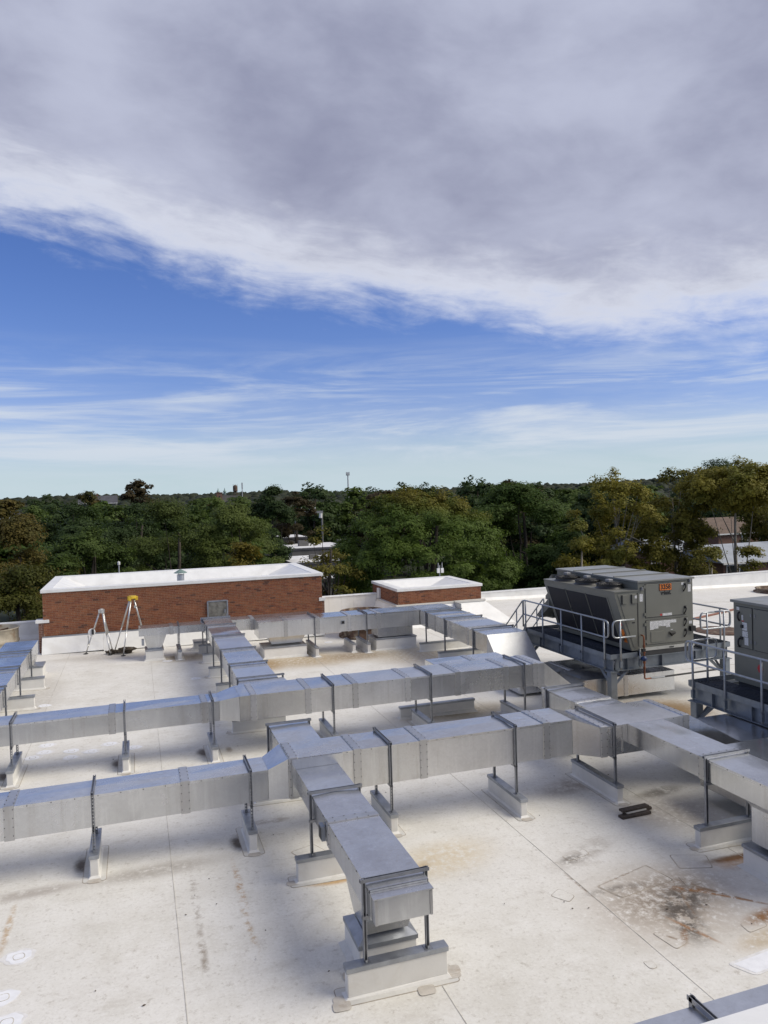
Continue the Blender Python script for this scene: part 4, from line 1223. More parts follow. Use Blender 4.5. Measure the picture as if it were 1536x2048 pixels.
PL1 = platform('grey steel platform with pipe railing carrying the unit numbered 3358', 12.22, 16.30, 17.5, 22.3, (12.22, 13.10),
               [(12.33, 17.61, 1, 1), (16.19, 17.61, -1, 1), (12.33, 22.19, 1, -1), (16.19, 22.19, -1, -1)], r1)
# stairs at its far end
t = thing('platform_stairs', 'steel stairs with pipe handrails at the far end of the numbered unit platform', 'stairs', (12.65, 23.1, gz(12.6)))
for x in (12.24, 13.02):
    MB().hexa([(x - .01, 22.32, DZ - .22), (x + .01, 22.32, DZ - .22), (x + .01, 23.75, gz(x)), (x - .01, 23.75, gz(x)), (x - .01, 22.32, DZ), (x + .01, 22.32, DZ), (x + .01, 23.98, gz(x)), (x - .01, 23.98, gz(x))]).build('stringer', M['steel'], t)
    pipe_loop([(x, 22.36, 1.62), (x, 22.36, ZR), (x, 23.75, .95), (x, 23.75, .05)], .024, .10).build('handrail', M['pipe'], t, smooth=True)
    MB().tube([(x, 22.36, 1.62), (x, 23.75, .48)], .022, 8).build('mid_rail', M['pipe'], t, smooth=True)
    MB().tube([(x, 22.85, 1.69), (x, 22.85, .7)], .022, 8).build('rail_post', M['pipe'], t)
for i in range(5):
    y = 22.5 + i * .27; z = DZ - .22 - i * .23
    B(12.252, 13.008, y, y + .24, z, z + .03).build('tread', M['steel'], t)

r2 = lineposts([12.20], [14.28, 13.28, 12.25, 11.2, 10.1, 9.0, 8.0])
r2 += [('rail', [(12.20, 8.0, ZM), (12.20, 14.5, ZM), (12.20, 14.5, ZR), (12.20, 8.0, ZR)]),
       ('rail', [(12.7, 14.42, ZR), (12.24, 14.42, ZR), (12.24, 14.42, ZM), (13.02, 14.42, ZM), (13.02, 14.42, ZR), (12.65, 14.42, ZR)]), ('post', (12.75, 14.42, ZR))]
PL2 = platform('grey steel platform at the right edge under the dark unit with red mark', 12.22, 16.30, 7.6, 14.46, (12.22, 13.10),
               [(12.33, 14.32, 1, -1), (16.19, 14.32, -1, -1), (12.33, 10.9, 0, 1), (16.19, 7.75, -1, 1), (12.33, 7.75, 1, 1)], r2)

# ------------------------------------------------------------------ lettering
def text_mesh(body, size, bold=0.0, depth=.002):
    cu = bpy.data.curves.new('lettering', 'FONT')
    cu.body = body; cu.size = size; cu.extrude = depth; cu.offset = bold
    cu.align_x = 'CENTER'; cu.align_y = 'CENTER'
    o = bpy.data.objects.new('lettering', cu)
    COL.objects.link(o)
    bpy.context.view_layer.update()
    me = bpy.data.meshes.new_from_object(o.evaluated_get(bpy.context.evaluated_depsgraph_get()))
    bpy.data.objects.remove(o); bpy.data.curves.remove(cu)
    return me
def lettering(body, size, pos, parent, root, mat, bold=0.0, facing='-y', sx=1.0, rz=None):
    me = text_mesh(body, size, bold)
    me.materials.clear(); me.materials.append(M[mat])
    o = bpy.data.objects.new('lettering', me)
    COL.objects.link(o); o.parent = parent
    l = ROOTLOC[root.name]
    o.location = (pos[0] - l[0], pos[1] - l[1], pos[2] - l[2])
    o.rotation_euler = (math.pi / 2, 0, 0) if facing == '-y' else (math.pi / 2, 0, -math.pi / 2)
    if rz is not None:
        o.rotation_euler = rz
    o.scale = (sx, 1, 1)
    return o

# ------------------------------------------------------------------ rooftop unit 1 (numbered 3358)
U = thing('rooftop_unit', 'big grey rooftop air handler with orange number plate 3358', 'rooftop unit', (14.1, 19.6, 1.04))
ux0, ux1, uy0, uy1 = 13.19, 15.05, 17.55, 21.75
B(ux0 + .05, ux1 - .05, uy0 - .02, uy1 - .05, 1.035, 1.165).build('roof_curb', M['rubber'], U)
B(ux0 + .0, ux1, uy0 - .035, uy1, 1.17, 1.255).build('base_rail', M['rail_light'], U)
lettering('valent', .07, (14.25, uy0 - .0385, 1.21), U, U, 'black', .001)
cab = B(ux0, ux1, uy0, uy1, 1.26, 3.08).build('cabinet', M['rtu'], U, bevel=.012)
yy = [uy0 - .04, 18.62, 19.68, 20.72, uy1 + .04]
for i in range(4):
    B(ux0 - .03, ux1 + .04, yy[i] + .002, yy[i + 1] - .002, 3.083, 3.135).build('roof_panel', M['rtu_roof'], U, bevel=.006)
    if i:
        B(ux0 - .02, ux1 + .035, yy[i] - .025, yy[i] + .025, 3.136, 3.165).build('roof_seam', M['rtu_roof'], U)
yf = uy0
def door(x0, x1, z0, z1, name='access_door', mat='rtu'):
    B(x0 - .012, x1 + .012, yf - .003, yf - .0005, z0 - .012, z1 + .012).build('door_gap', M['rtu_dark'], U)
    return B(x0, x1, yf - .022, yf - .0035, z0, z1).build(name, M[mat], U, bevel=.006)
dU = door(13.43, 14.80, 2.09, 3.02)
dL = door(13.43, 14.84, 1.33, 2.00)
def handle(x, z, parent, y=yf - .022):
    pipe_loop([(x - .03, y - .002, z - .10), (x - .01, y - .05, z - .02), (x + .025, y - .05, z + .08), (x + .03, y - .002, z + .11)], .018, .04).build('handle', M['black'], parent, smooth=True)
    B(x - .02, x + .05, y - .02, y - .0005, z + .06, z + .13).build('handle_base', M['black'], parent)
for z, d in ((2.85, dU), (2.20, dU), (1.86, dL), (1.55, dL)):
    handle(14.74, z, d)
for z in (2.95, 2.18, 1.9, 1.42):
    B(13.37, 13.425, yf - .03, yf - .0005, z - .04, z + .04).build('hinge', M['rtu'], U)
# number plate
pl = B(13.885, 14.30, yf - .034, yf - .023, 2.81, 3.01).build('number_plate', M['black'], dU, bevel=.004)
B(13.898, 14.287, yf - .037, yf - .0345, 2.823, 2.997).build('plate_face', M['orange'], pl)
lettering('3358', .185, (14.092, yf - .039, 2.91), pl, U, 'black', .006, sx=.92)
lettering('valent.', .150, (14.11, yf - .0245, 2.745), dU, U, 'black', .009, sx=.88)
def sticker(x0, x1, z0, z1, parent, y, mat='label'):
    return B(x0, x1, y - .002, y - .0005, z0, z1).build('sticker', M[mat], parent)
yd = yf - .022
sticker(14.64, 14.74, 2.93, 3.0, dU, yd)
sticker(13.98, 14.30, 2.10, 2.17, dU, yd); sticker(13.90, 13.97, 2.11, 2.16, dU, yd, 'red')
for x0, x1, z0 in ((13.55, 13.68, 1.74), (13.685, 13.83, 1.76), (13.835, 13.96, 1.82), (13.965, 14.09, 1.81), (14.095, 14.23, 1.77), (14.235, 14.44, 1.885)):
    sticker(x0, x1, z0, 1.975 - (0.0 if x0 < 14 else 0.002), dL, yd)
sticker(14.72, 14.82, 1.92, 1.98, dL, yd)
B(13.57, 14.02, yd - .012, yd - .0005, 1.38, 1.68).build('filter_panel', M['rtu'], dL, bevel=.005)
MB().add([(14.18, yd - .001, 1.64), (14.40, yd - .001, 1.63), (14.27, yd - .001, 1.50), (14.20, yd - .09, 1.60), (14.36, yd - .09, 1.60), (14.27, yd - .03, 1.51)],
         [(0, 3, 4, 1), (0, 2, 5, 3), (1, 4, 5, 2), (3, 5, 4)]).build('vent_scoop', M['rtu_dark'], dL)
sticker(14.25, 14.32, 1.685, 1.70, dL, yd)
sticker(13.24, 13.35, 2.55, 2.76, cab, yf - .0005); sticker(14.88, 14.98, 2.72, 2.93, cab, yf - .0005); sticker(14.90, 15.0, 1.80, 1.88, cab, yf - .0005)
for x, z in ((13.31, 2.90), (14.93, 3.02)):
    MB().lathe((x, yf - .03, z - .03), [(0, 0), (.035, 0), (.035, .09), (0, .09)], 10).build('lifting_bracket', M['wire'], U)
B(14.90, 15.06, yf - .09, yf - .001, 1.60, 1.74).build('disconnect_box', M['black'], U)
# condenser section on the left with a raked coil face
cy0, cy1 = 17.55, 21.30
tx, bx_, ct, cb = 12.43, 12.95, 2.85, 1.20
MB().prism([(tx, cy0, ct), (tx + .005, cy0, ct - .10), (bx_, cy0, cb), (ux0 - .003, cy0, cb), (ux0 - .003, cy0, ct)], (0, cy1 - cy0, 0)).build('condenser_casing', M['rtu'], U)
B(tx - .015, ux0 - .004, cy0 - .02, cy1 + .01, ct + .002, ct + .03).build('condenser_top', M['rtu'], U)
B(13.150, 13.178, cy0 - .004, cy0 - .0005, 1.30, 2.80).build('panel_gap', M['rtu_dark'], U)
MB().prism([(12.52, cy0 - .012, 2.79), (13.02, cy0 - .012, 1.28), (13.14, cy0 - .012, 1.28), (13.14, cy0 - .012, 2.79)], (0, .0115, 0)).build('end_panel', M['rtu'], U, bevel=.004)
for x0, x1 in ((12.66, 12.80), (12.97, 13.13)):
    B(x0, x1, cy0 - .045, cy0 - .013, 2.52, 2.77).build('cover_box', M['rtu'], U, bevel=.006)
    B(x0 - .02, x0 - .001, cy0 - .04, cy0 - .013, 2.52, 2.77).build('cover_painted_shadow', M['rtu_dark'], U)  # dark strip beside the cover, standing in for its shadow
sticker(13.05, 13.12, 2.66, 2.74, U, cy0 - .0455)
B(12.97, 13.06, cy0 - .018, cy0 - .0125, 1.97, 2.0).build('pull_slot', M['black'], U)
def rake(z, y, d):
    k = (ct - .10 - z) / (ct - .10 - cb)
    x = tx + .005 + (bx_ - tx - .005) * k
    nx, nz = -(ct - .1 - cb), -(bx_ - tx)
    l = math.hypot(nx, nz)
    return (x + nx / l * d, y, z + nz / l * d)
for i in range(3):
    a = cy0 + .42 + i * 1.07; b = a + 1.02
    m_ = MB().hexa([rake(1.34, a, .001), rake(1.34, b, .001), rake(2.66, b, .001), rake(2.66, a, .001), rake(1.34, a, .006), rake(1.34, b, .006), rake(2.66, b, .006), rake(2.66, a, .006)])
    m_.build('coil_panel', M['coil'], U)
    m_ = MB()
    for y in (a - .05, b + .002):
        m_.hexa([rake(1.32, y, .001), rake(1.32, y + .048, .001), rake(2.68, y + .048, .001), rake(2.68, y, .001), rake(1.32, y, .014), rake(1.32, y + .048, .014), rake(2.68, y + .048, .014), rake(2.68, y, .014)])
    m_.build('coil_frame', M['rtu'], U)
p = rake(1.62, cy0 + .16, .004)
m_ = MB().hexa([rake(1.42, cy0 + .08, .001), rake(1.42, cy0 + .22, .001), rake(1.80, cy0 + .22, .001), rake(1.80, cy0 + .08, .001), rake(1.42, cy0 + .08, .003), rake(1.42, cy0 + .22, .003), rake(1.80, cy0 + .22, .003), rake(1.80, cy0 + .08, .003)])
m_.build('side_number_plate', M['orange'], U)
rk = math.atan2(bx_ - tx, ct - .1 - cb)
lettering('3358', .15, rake(1.61, cy0 + .15, .006), U, U, 'black', .004, rz=(math.pi / 2 + rk, math.pi / 2, -math.pi / 2))
m_ = MB().hexa([rake(1.90, cy0 + .08, .001), rake(1.90, cy0 + .2, .001), rake(2.02, cy0 + .2, .001), rake(2.02, cy0 + .08, .001), rake(1.90, cy0 + .08, .003), rake(1.90, cy0 + .2, .003), rake(2.02, cy0 + .2, .003), rake(2.02, cy0 + .08, .003)])
m_.build('red_badge', M['red'], U)
# three condenser fans
for fy in (18.35, 19.45, 20.55):
    fx = 12.82
    ring = MB().lathe((fx, fy, ct + .031), [(.40, 0), (.36, .03), (.35, .10), (.37, .12), (.33, .12), (.33, .0)], 28).build('fan_ring', M['black'], U, smooth=True)
    m_ = MB()
    for k in range(14):
        a = k * math.pi / 14
        c_, s_ = math.cos(a), math.sin(a)
        m_.tube([(fx + .36 * c_ * q, fy + .36 * s_ * q, ct + .155 + .045 * (1 - q * q)) for q in (-1, -.5, 0, .5, 1)], .007, 4, False)
    for r_ in (.12, .2, .28, .355):
        m_.tube([(fx + r_ * math.cos(k * math.pi / 12), fy + r_ * math.sin(k * math.pi / 12), ct + .16 + .04 * (1 - (r_ / .36) ** 2)) for k in range(25)], .006, 4, False)
    m_.build('fan_guard', M['black'], ring, recalc=False)
    m_ = MB()
    for k in range(5):
        a = k * 2 * math.pi / 5
        c_, s_ = math.cos(a), math.sin(a)
        m_.add([(fx + .05 * c_, fy + .05 * s_, ct + .09), (fx + .31 * c_ - .09 * s_, fy + .31 * s_ + .09 * c_, ct + .08), (fx + .31 * c_ + .09 * s_, fy + .31 * s_ - .09 * c_, ct + .14)], [(0, 1, 2)])
    m_.build('fan_blades', M['black'], ring, recalc=False)
    B(fx - .08, fx + .08, fy - .09, fy + .09, ct + .195, ct + .285).build('fan_motor', M['wire'], ring, bevel=.02)
# intake hoods at the far end
def hood(z0, z1, out, x0=12.98, x1=15.0):
    m_ = MB().prism([(x0, uy1 + .002, z1), (x0, uy1 + .002, z0), (x0, uy1 + out, z0 - .02), (x0, uy1 + out, z0 + .10)], (x1 - x0, 0, 0))
    m_.build('intake_hood', M['rtu'], U)
hood(2.52, 2.95, .42); hood(2.10, 2.50, .42); hood(1.50, 2.07, .55)
MB().prism([(12.60, 21.31, 2.26), (12.60, 21.62, 2.02), (12.60, 22.12, 1.58), (12.60, 21.95, 1.52), (12.60, 21.31, 1.95)], (.36, 0, 0)).build('side_hood', M['rtu'], U)

# gas line at the corner of unit 1
t = thing('gas_line', 'rusty gas pipe with blue valve at the front corner of the numbered unit', 'pipe', (13.22, 17.40, .4))
pipe_loop([(13.24, 17.52, 1.62), (13.24, 17.40, 1.62), (13.24, 17.40, .42), (13.45, 17.40, .42)], .022, .05).build('riser', M['tan'], t, smooth=True)
MB().tube([(13.45, 17.40, .42), (13.9, 17.40, .42)], .028, 8).build('elbow_run', M['pipe'], t)
MB().tube([(13.9, 17.40, .42), (16.0, 17.40, .44)], .026, 8).build('black_run', M['black'], t)
for z in (.7, .85, 1.15, 1.3):
    MB().lathe((13.24, 17.40, z), [(.02, 0), (.036, 0), (.036, .06), (.02, .06)], 10).build('coupling', M['tan'], t)
MB().lathe((13.20, 17.36, .92), [(0, 0), (.06, .02), (.09, .07), (.06, .13), (0, .15)], 14).build('blue_valve', M['blue'], t, smooth=True)
B(13.12, 13.22, 17.30, 17.38, 1.20, 1.28).build('tag_plate', M['black'], t)

# ------------------------------------------------------------------ rooftop unit 2
V = thing('rooftop_unit', 'dark grey rooftop unit with doors, handles and red mark at the right edge', 'rooftop unit', (14.1, 11.6, 1.04))
vx0, vx1, vy0, vy1 = 13.02, 15.1, 8.2, 13.86
B(vx0 + .06, vx1 - .05, vy0, vy1 - .06, 1.035, 1.20).build('roof_curb', M['rubber'], V)
B(vx0, vx1, vy0, vy1, 1.205, 3.02).build('cabinet', M['rtu'], V, bevel=.012)
B(vx0 - .05, vx1 + .04, vy0, vy1 + .05, 3.023, 3.085).build('roof_panel', M['rtu_roof'], V, bevel=.006)
for y in (12.55, 11.2, 9.9):
    B(vx0 - .045, vx1 + .035, y - .03, y + .03, 3.086, 3.12).build('roof_seam', M['rtu_roof'], V)
def vdoor(y0, y1, z0, z1):
    B(vx0 - .003, vx0 - .0005, y0 - .012, y1 + .012, z0 - .012, z1 + .012).build('door_gap', M['rtu_dark'], V)
    return B(vx0 - .02, vx0 - .0035, y0, y1, z0, z1).build('access_door', M['rtu'], V, bevel=.005)
d1 = vdoor(13.30, 13.76, 2.02, 2.94); d2 = vdoor(12.55, 13.24, 2.02, 2.94); d3 = vdoor(11.6, 12.5, 1.4, 2.94)
def vstick(y0, y1, z0, z1, par, mat='label'):
    return B(vx0 - .0222, vx0 - .0205, y0, y1, z0, z1).build('sticker', M[mat], par)
vstick(13.66, 13.74, 2.86, 2.93, d1); vstick(13.55, 13.60, 2.64, 2.76, d1); vstick(13.53, 13.60, 2.615, 2.638, d1, 'red')
vstick(13.44, 13.58, 2.42, 2.60, d1); vstick(13.42, 13.58, 2.27, 2.40, d1); vstick(13.41, 13.52, 2.09, 2.26, d1)
for z in (2.72, 2.12):
    pipe_loop([(vx0 - .021, 13.66, z + .10), (vx0 - .07, 13.66, z + .07), (vx0 - .07, 13.66, z - .05), (vx0 - .021, 13.66, z - .10)], .02, .04).build('handle', M['black'], d1, smooth=True)
B(vx0 - .06, vx0 - .021, 13.54, 13.60, 2.47, 2.54).build('switch', M['black'], d1)
B(vx0 - .04, vx0 - .021, 13.57, 13.63, 2.20, 2.27).build('switch', M['black'], d1)
for z in (2.75, 2.15):
    B(vx0 - .03, vx0 - .0205, 13.305, 13.345, z, z + .07).build('hinge', M['wire'], d1)
    B(vx0 - .03, vx0 - .0205, 13.19, 13.23, z, z + .07).build('hinge', M['wire'], d2)
m_ = MB().add([(vx0 - .003, 13.10 + .085 * math.cos(a * math.pi / 3), 1.63 + .10 * math.sin(a * math.pi / 3)) for a in range(6)], [(0, 1, 2, 3, 4, 5)])
m_.build('red_mark', M['red'], V)
B(vx0 - .003, vx0 - .0005, 12.55, 12.78, 1.52, 1.72).build('sticker', M['label'], V)

# ------------------------------------------------------------------ tripods, rope, wood, foreground
def tripod(label, feet, apex, headw, headmat, winch=False):
    c = np.mean(np.array(feet), axis=0)
    t = thing('rescue_tripod', label, 'tripod', (c[0], c[1], gz(c[0])))
    for k, (x, y) in enumerate(feet):
        g0 = gz(x) + .02
        h = Vector((apex[0] + (x - apex[0]) * .10, apex[1] + (y - apex[1]) * .10, apex[2] - .04))
        ft = Vector((x, y, g0))
        mid = ft + (h - ft) * .48
        l = MB().tube([ft, mid], .022, 8).build('leg', M['alu'], t, smooth=True)
        MB().tube([mid - (h - ft) * .03, h], .032, 8).build('upper_tube', M['alu'], l, smooth=True)
        MB().lathe((x, y, gz(x) + .003), [(0, 0), (.085, 0), (.085, .02), (.03, .035), (0, .035)], 12).build('foot', M['rubber'], l)
    m_ = MB()
    n = 6
    m_.prism([(apex[0] + headw * math.cos(a * math.pi / 3 + .3), apex[1] + headw * math.sin(a * math.pi / 3 + .3), apex[2] - .05) for a in range(n)], (0, 0, .10))
    for x, y in feet:
        d = Vector((x - apex[0], y - apex[1])).normalized()
        m_.box(apex[0] + d.x * headw - .05, apex[0] + d.x * headw + .05, apex[1] + d.y * headw - .05, apex[1] + d.y * headw + .05, apex[2] - .12, apex[2] + .02)
    m_.build('head', M[headmat], t, bevel=.008)
    return t
T1 = tripod('plain aluminium tripod without yellow head in front of the brick wall', [(-1.94, 30.25), (-1.06, 29.72), (-1.0, 30.45)], (-1.33, 30.15, 1.72), .07, 'alu')
w = MB().lathe((0, 0, 0), [(0, -.05), (.12, -.05), (.13, -.03), (.13, .03), (.12, .05), (0, .05)], 24)
w.v = [(-1.70 + x, 30.10 + z, .92 + y) for x, y, z in w.v]
wo_ = w.build('winch', M['coping'], T1, smooth=False)
B(-1.70, -1.62, 30.01, 30.045, .84, 1.04).build('winch_handle', M['black'], wo_)
MB().tube([(-1.84, 30.12, .8), (-1.82, 30.12, .62), (-1.85, 30.12, .45), (-1.82, 30.12, .42)], .022, 6).build('chain', M['alu'], T1)
T2 = tripod('tall aluminium tripod with yellow head in front of the brick wall', [(-.92, 30.45), (-.60, 29.37), (.30, 30.05)], (-.22, 29.95, 2.15), .16, 'yellow')
MB().tube([(-.12, 29.95, 2.08), (-.12, 29.95, 1.85)], .012, 6).build('hook_line', M['black'], T2)
MB().lathe((-.12, 29.95, 1.72), [(0, 0), (.05, .02), (.05, .10), (0, .13)], 10).build('pulley', M['alu'], T2)
t = thing('rope_pile', 'tangled dark rope and bag lying under the tripods', 'rope', (-.72, 29.9, gz(-.7)))
q = random.Random(4)
for k in range(3):
    cx, cy = (-.95, 29.95) if k == 0 else ((-.45, 29.85) if k == 1 else (-.7, 29.9))
    pts = []
    for i in range(40):
        a = i * .62 + k
        r_ = .12 + .10 * q.random()
        pts.append((cx + r_ * 1.5 * math.cos(a), cy + r_ * math.sin(a), gz(cx) + .03 + .13 * q.random() + (.06 if k == 1 else 0)))
    MB().tube(pts, .022, 5).build('coil', M['rope'] if k != 0 else M['yellow'] if False else M['rope'], t, recalc=False)
MB().lathe((-.42, 29.86, gz(-.4)), [(0, .02), (.12, .02), (.15, .10), (.10, .22), (0, .25)], 10).build('bag', M['rope'], t, smooth=True)

def plank(label, x, y, z, l, w, h, a, mat='wood'):
    c_, s_ = math.cos(a), math.sin(a)
    m_ = MB().box(-l / 2, l / 2, -w / 2, w / 2, 0, h)
    m_.v = [(x + px_ * c_ - py_ * s_, y + px_ * s_ + py_ * c_, z + pz_) for px_, py_, pz_ in m_.v]
    tag(m_.build('wood_block', M[mat], None, bevel=.004), label, 'wood block')
g0 = gz(8.3) + .004
plank('lowest dark board of the little wood pile on the roof', 8.28, 11.24, g0, .62, .13, .045, .04)
plank('second dark board lying crossed on the wood pile', 8.42, 11.36, g0 + .0, .60, .10, .05, .10)
plank('pale board in the middle of the little wood pile', 8.33, 11.29, g0 + .051, .42, .09, .03, .06, 'cream')
plank('top brown board of the little wood pile', 8.32, 11.31, g0 + .083, .58, .12, .04, .05)

# foreground duct and the coping of the higher roof the camera stands on
D14 = Duct('supply_duct', 'duct cut off by the bottom right corner of the picture', (6, 4.8, gz(6)))
D14.run('x', 2.6, 12.0, 4.3, 5.16, .80, 1.29, (3.35, 5.35, 8.0))
D14.done()
support('support with slotted crossbar on the corner duct at the bottom right', None, 'x', 4.36, 4.3, 5.16, .80, 1.29, 4.1, 5.4, .33)
t = thing('near_parapet', 'white coping edge of the higher roof in the bottom right corner', 'parapet', (3.2, 2.6, 0))
MB().prism([(-3.0, 3.05, 3.0), (-3.0, 2.4, 3.03), (-3.0, 2.4, 2.9), (-3.0, 3.05, 2.9)], (12, 0, 0)).build('coping', M['coping'], t)
B(-2.9, 8.9, 2.5, 3.0, gz(2) - .1, 2.895).build('wall', M['fbrick'], t)

# ------------------------------------------------------------------ terrain
GZ = -9.0
def terr(r_, a):
    k = min(1.0, max(0.0, (r_ - 450) / 1500)); k = k * k * (3 - 2 * k)
    return GZ + k * (21 + 3.5 * math.sin(a * 9.0) + 2.5 * math.sin(a * 23 + 1))
m_ = MB()
rad = [0.5, 30, 60, 100, 160, 250, 400, 600, 800, 1000, 1250, 1500, 1800, 2200, 3000, 4200, 6000]
na = 96
for r_ in rad:
    for k in range(na):
        a = 2 * math.pi * k / na
        m_.v.append((10 + r_ * math.cos(a), 5 + r_ * math.sin(a), terr(r_, a)))
for i in range(len(rad) - 1):
    for k in range(na):
        m_.f.append((i * na + k, i * na + (k + 1) % na, (i + 1) * na + (k + 1) % na, (i + 1) * na + k)); m_.m.append(0)
m_.f.append(tuple(range(na))); m_.m.append(0)
struct('terrain', m_, M['grass'], smooth=True)

# ------------------------------------------------------------------ trees
def np_mesh(name, verts, nq, mat):
    me = bpy.data.meshes.new(name)
    me.vertices.add(nq * 4); me.loops.add(nq * 4); me.polygons.add(nq)
    me.vertices.foreach_set('co', verts.astype(np.float32).ravel())
    me.loops.foreach_set('vertex_index', np.arange(nq * 4, dtype=np.int32))
    me.polygons.foreach_set('loop_start', np.arange(0, nq * 4, 4, dtype=np.int32))
    me.polygons.foreach_set('loop_total', np.full(nq, 4, dtype=np.int32))
    me.materials.append(mat)
    me.update(calc_edges=True)
    return me
def crown_points(rng, r_, h, nc, shape):
    """foliage clumps sitting on the outside of several uneven lobes"""
    nL = shape.get('lobes', 11); lr = shape.get('lr', .42)
    L = []
    tries = 0
    while len(L) < nL and tries < 4000:
        tries += 1
        u = rng.uniform(-1, 1, 3)
        n = np.linalg.norm(u)
        if n > 1 or n < shape.get('hollow', .3):
            continue
        w = 1 - .30 * max(0, u[2]) ** 2 - .18 * max(0, -u[2])
        p = np.array([u[0] * r_ * (1 - lr * .75) * w, u[1] * r_ * (1 - lr * .75) * w, u[2] * (h / 2 - lr * r_ * .55)])
        if all(np.linalg.norm((p - q_) / np.array([1, 1, 1.1])) > lr * r_ * shape.get('sep', .62) for q_ in L):
            L.append(p)
    if lr > .2:
        L.append(np.array([r_ * .05, 0, h / 2 - lr * r_ * .8]))
    L = np.array(L); nL = len(L)
    R_ = lr * r_ * rng.uniform(.62, 1.2, nL)
    pr = R_ ** 2; pr /= pr.sum()
    k = rng.choice(nL, nc, p=pr)
    d = rng.normal(size=(nc, 3)); d /= np.linalg.norm(d, axis=1)[:, None]
    d[:, 2] = np.where(d[:, 2] < -.35, -d[:, 2], d[:, 2])
    f_ = rng.uniform(.55, 1.08, nc)
    pts = L[k] + d * (R_[k] * f_)[:, None] * np.array([1.08, 1.08, shape.get('flat', .85)])
    out = pts / np.array([r_, r_, h / 2])
    return pts, L, d * .6 + out * .4
def crown_mesh(seed, r_, h, nc, nl, leaf, cr, mat, shape):
    rng = np.random.default_rng(seed)
    cp, L, outw = crown_points(rng, r_, h, nc, shape)
    crr = cr * rng.uniform(.5, 1.3, nc)
    idx = np.repeat(np.arange(nc), nl)
    N = nc * nl
    d = rng.normal(size=(N, 3)); d /= np.linalg.norm(d, axis=1)[:, None]
    rad_ = rng.uniform(.25, 1.0, N) ** .6
    pos = cp[idx] + d * (rad_ * crr[idx])[:, None] * np.array([1.2, 1.2, shape.get('cflat', .62)])
    nrm = d * .35 + outw[idx] * 1.0 + rng.normal(size=(N, 3)) * .38 + np.array([0, 0, .45])
    nrm /= np.linalg.norm(nrm, axis=1)[:, None]
    ref = rng.normal(size=(N, 3))
    a = np.cross(nrm, ref); a /= np.linalg.norm(a, axis=1)[:, None] + 1e-9
    b = np.cross(nrm, a)
    sz = leaf * rng.uniform(.6, 1.4, N)
    a *= (sz * .60)[:, None]; b *= sz[:, None]
    v = np.stack([pos - a * .15 - b, pos + a, pos + a * .15 + b, pos - a], axis=1)
    return np_mesh('crown', v, N, mat), L
def grow_trunk(cp, r_, h, base, lean, rw, nb, seed, mat, droop=0.0):
    q = random.Random(seed)
    m_ = MB()
    top = h * .28
    P = []
    for i in range(6):
        k = i / 5
        P.append((lean[0] * k + .12 * r_ * math.sin(3 * k + seed) * k, lean[1] * k, base + (top - base) * k))
    m_.tube(P, [rw * (1 - .70 * i / 5) for i in range(6)], 8)
    sel = q.sample(range(len(cp)), min(nb, len(cp)))
    for s in sel:
        c = cp[s]
        k = .30 + .55 * q.random()
        st = Vector((lean[0] * k, lean[1] * k, base + (top - base) * k))
        zc_ = float(c[2])
        if zc_ < st.z - .2 * h:
            continue
        en = Vector((float(c[0]), float(c[1]), zc_))
        mid = (st + en) / 2 + Vector((0, 0, -.10 * (en - st).length + .25 * q.random() * r_ * .3)) + Vector((q.uniform(-1, 1), q.uniform(-1, 1), 0)) * .08 * r_
        path = [st * (1 - t_) ** 2 + mid * 2 * t_ * (1 - t_) + en * t_ * t_ for t_ in (0, .2, .4, .6, .8, 1)]
        w_ = rw * q.uniform(.26, .42)
        m_.tube(path, [w_ * (1 - .82 * i / 5) for i in range(6)], 6, False)
    return m_

KIND = {  # leaf material, total leaves, leaves per clump, leaf size, clump radius, bark, limbs, shape
    'dark': ('dark', 44000, 60, .9, .13, 'bark', 6, dict(lobes=26, lr=.27, hollow=.62)), 'dgreen': ('dgreen', 80000, 60, .9, .10, 'bark', 8, dict(lobes=44, lr=.21, hollow=.68, flat=.8)),
    'mid': ('mid', 48000, 60, .8, .13, 'bark', 8, dict(lobes=26, lr=.27, hollow=.6, flat=.75, cflat=.5)),
    'locust': ('locust', 50000, 50, .68, .12, 'bark', 10, dict(lobes=30, lr=.24, hollow=.55, flat=.8, cflat=.6)), 'olive': ('olive', 54000, 60, .75, .12, 'bark', 6, dict(lobes=28, lr=.26, hollow=.6)),
    'lime': ('lime', 50000, 60, .75, .12, 'bark', 6, dict(lobes=26, lr=.27, hollow=.6, flat=.8)), 'yellow': ('yellow', 20000, 60, .75, .14, 'bark', 6, dict(lobes=18, lr=.30, hollow=.5)),
    'brown': ('brown', 18000, 60, .9, .13, 'bark', 8, dict(lobes=22, lr=.25, hollow=.5)), 'big': ('big', 200000, 60, .72, .055, 'bark', 8, dict(lobes=190, lr=.115, hollow=.84, flat=.9, cflat=.7, sep=.5)),
    'syc': ('syc', 36000, 30, .88, .070, 'palebark', 22, dict(lobes=96, lr=.14, hollow=.18, sep=.7, flat=1.0, cflat=.9)), 'sycs': ('syc', 10000, 50, .85, .15, 'palebark', 6, dict(lobes=14, lr=.28)),
    'sparse': ('syc', 6000, 20, .95, .16, 'bark', 26, dict(lobes=40, lr=.17, hollow=.1)),
}
seedc = [100]
cache = {}
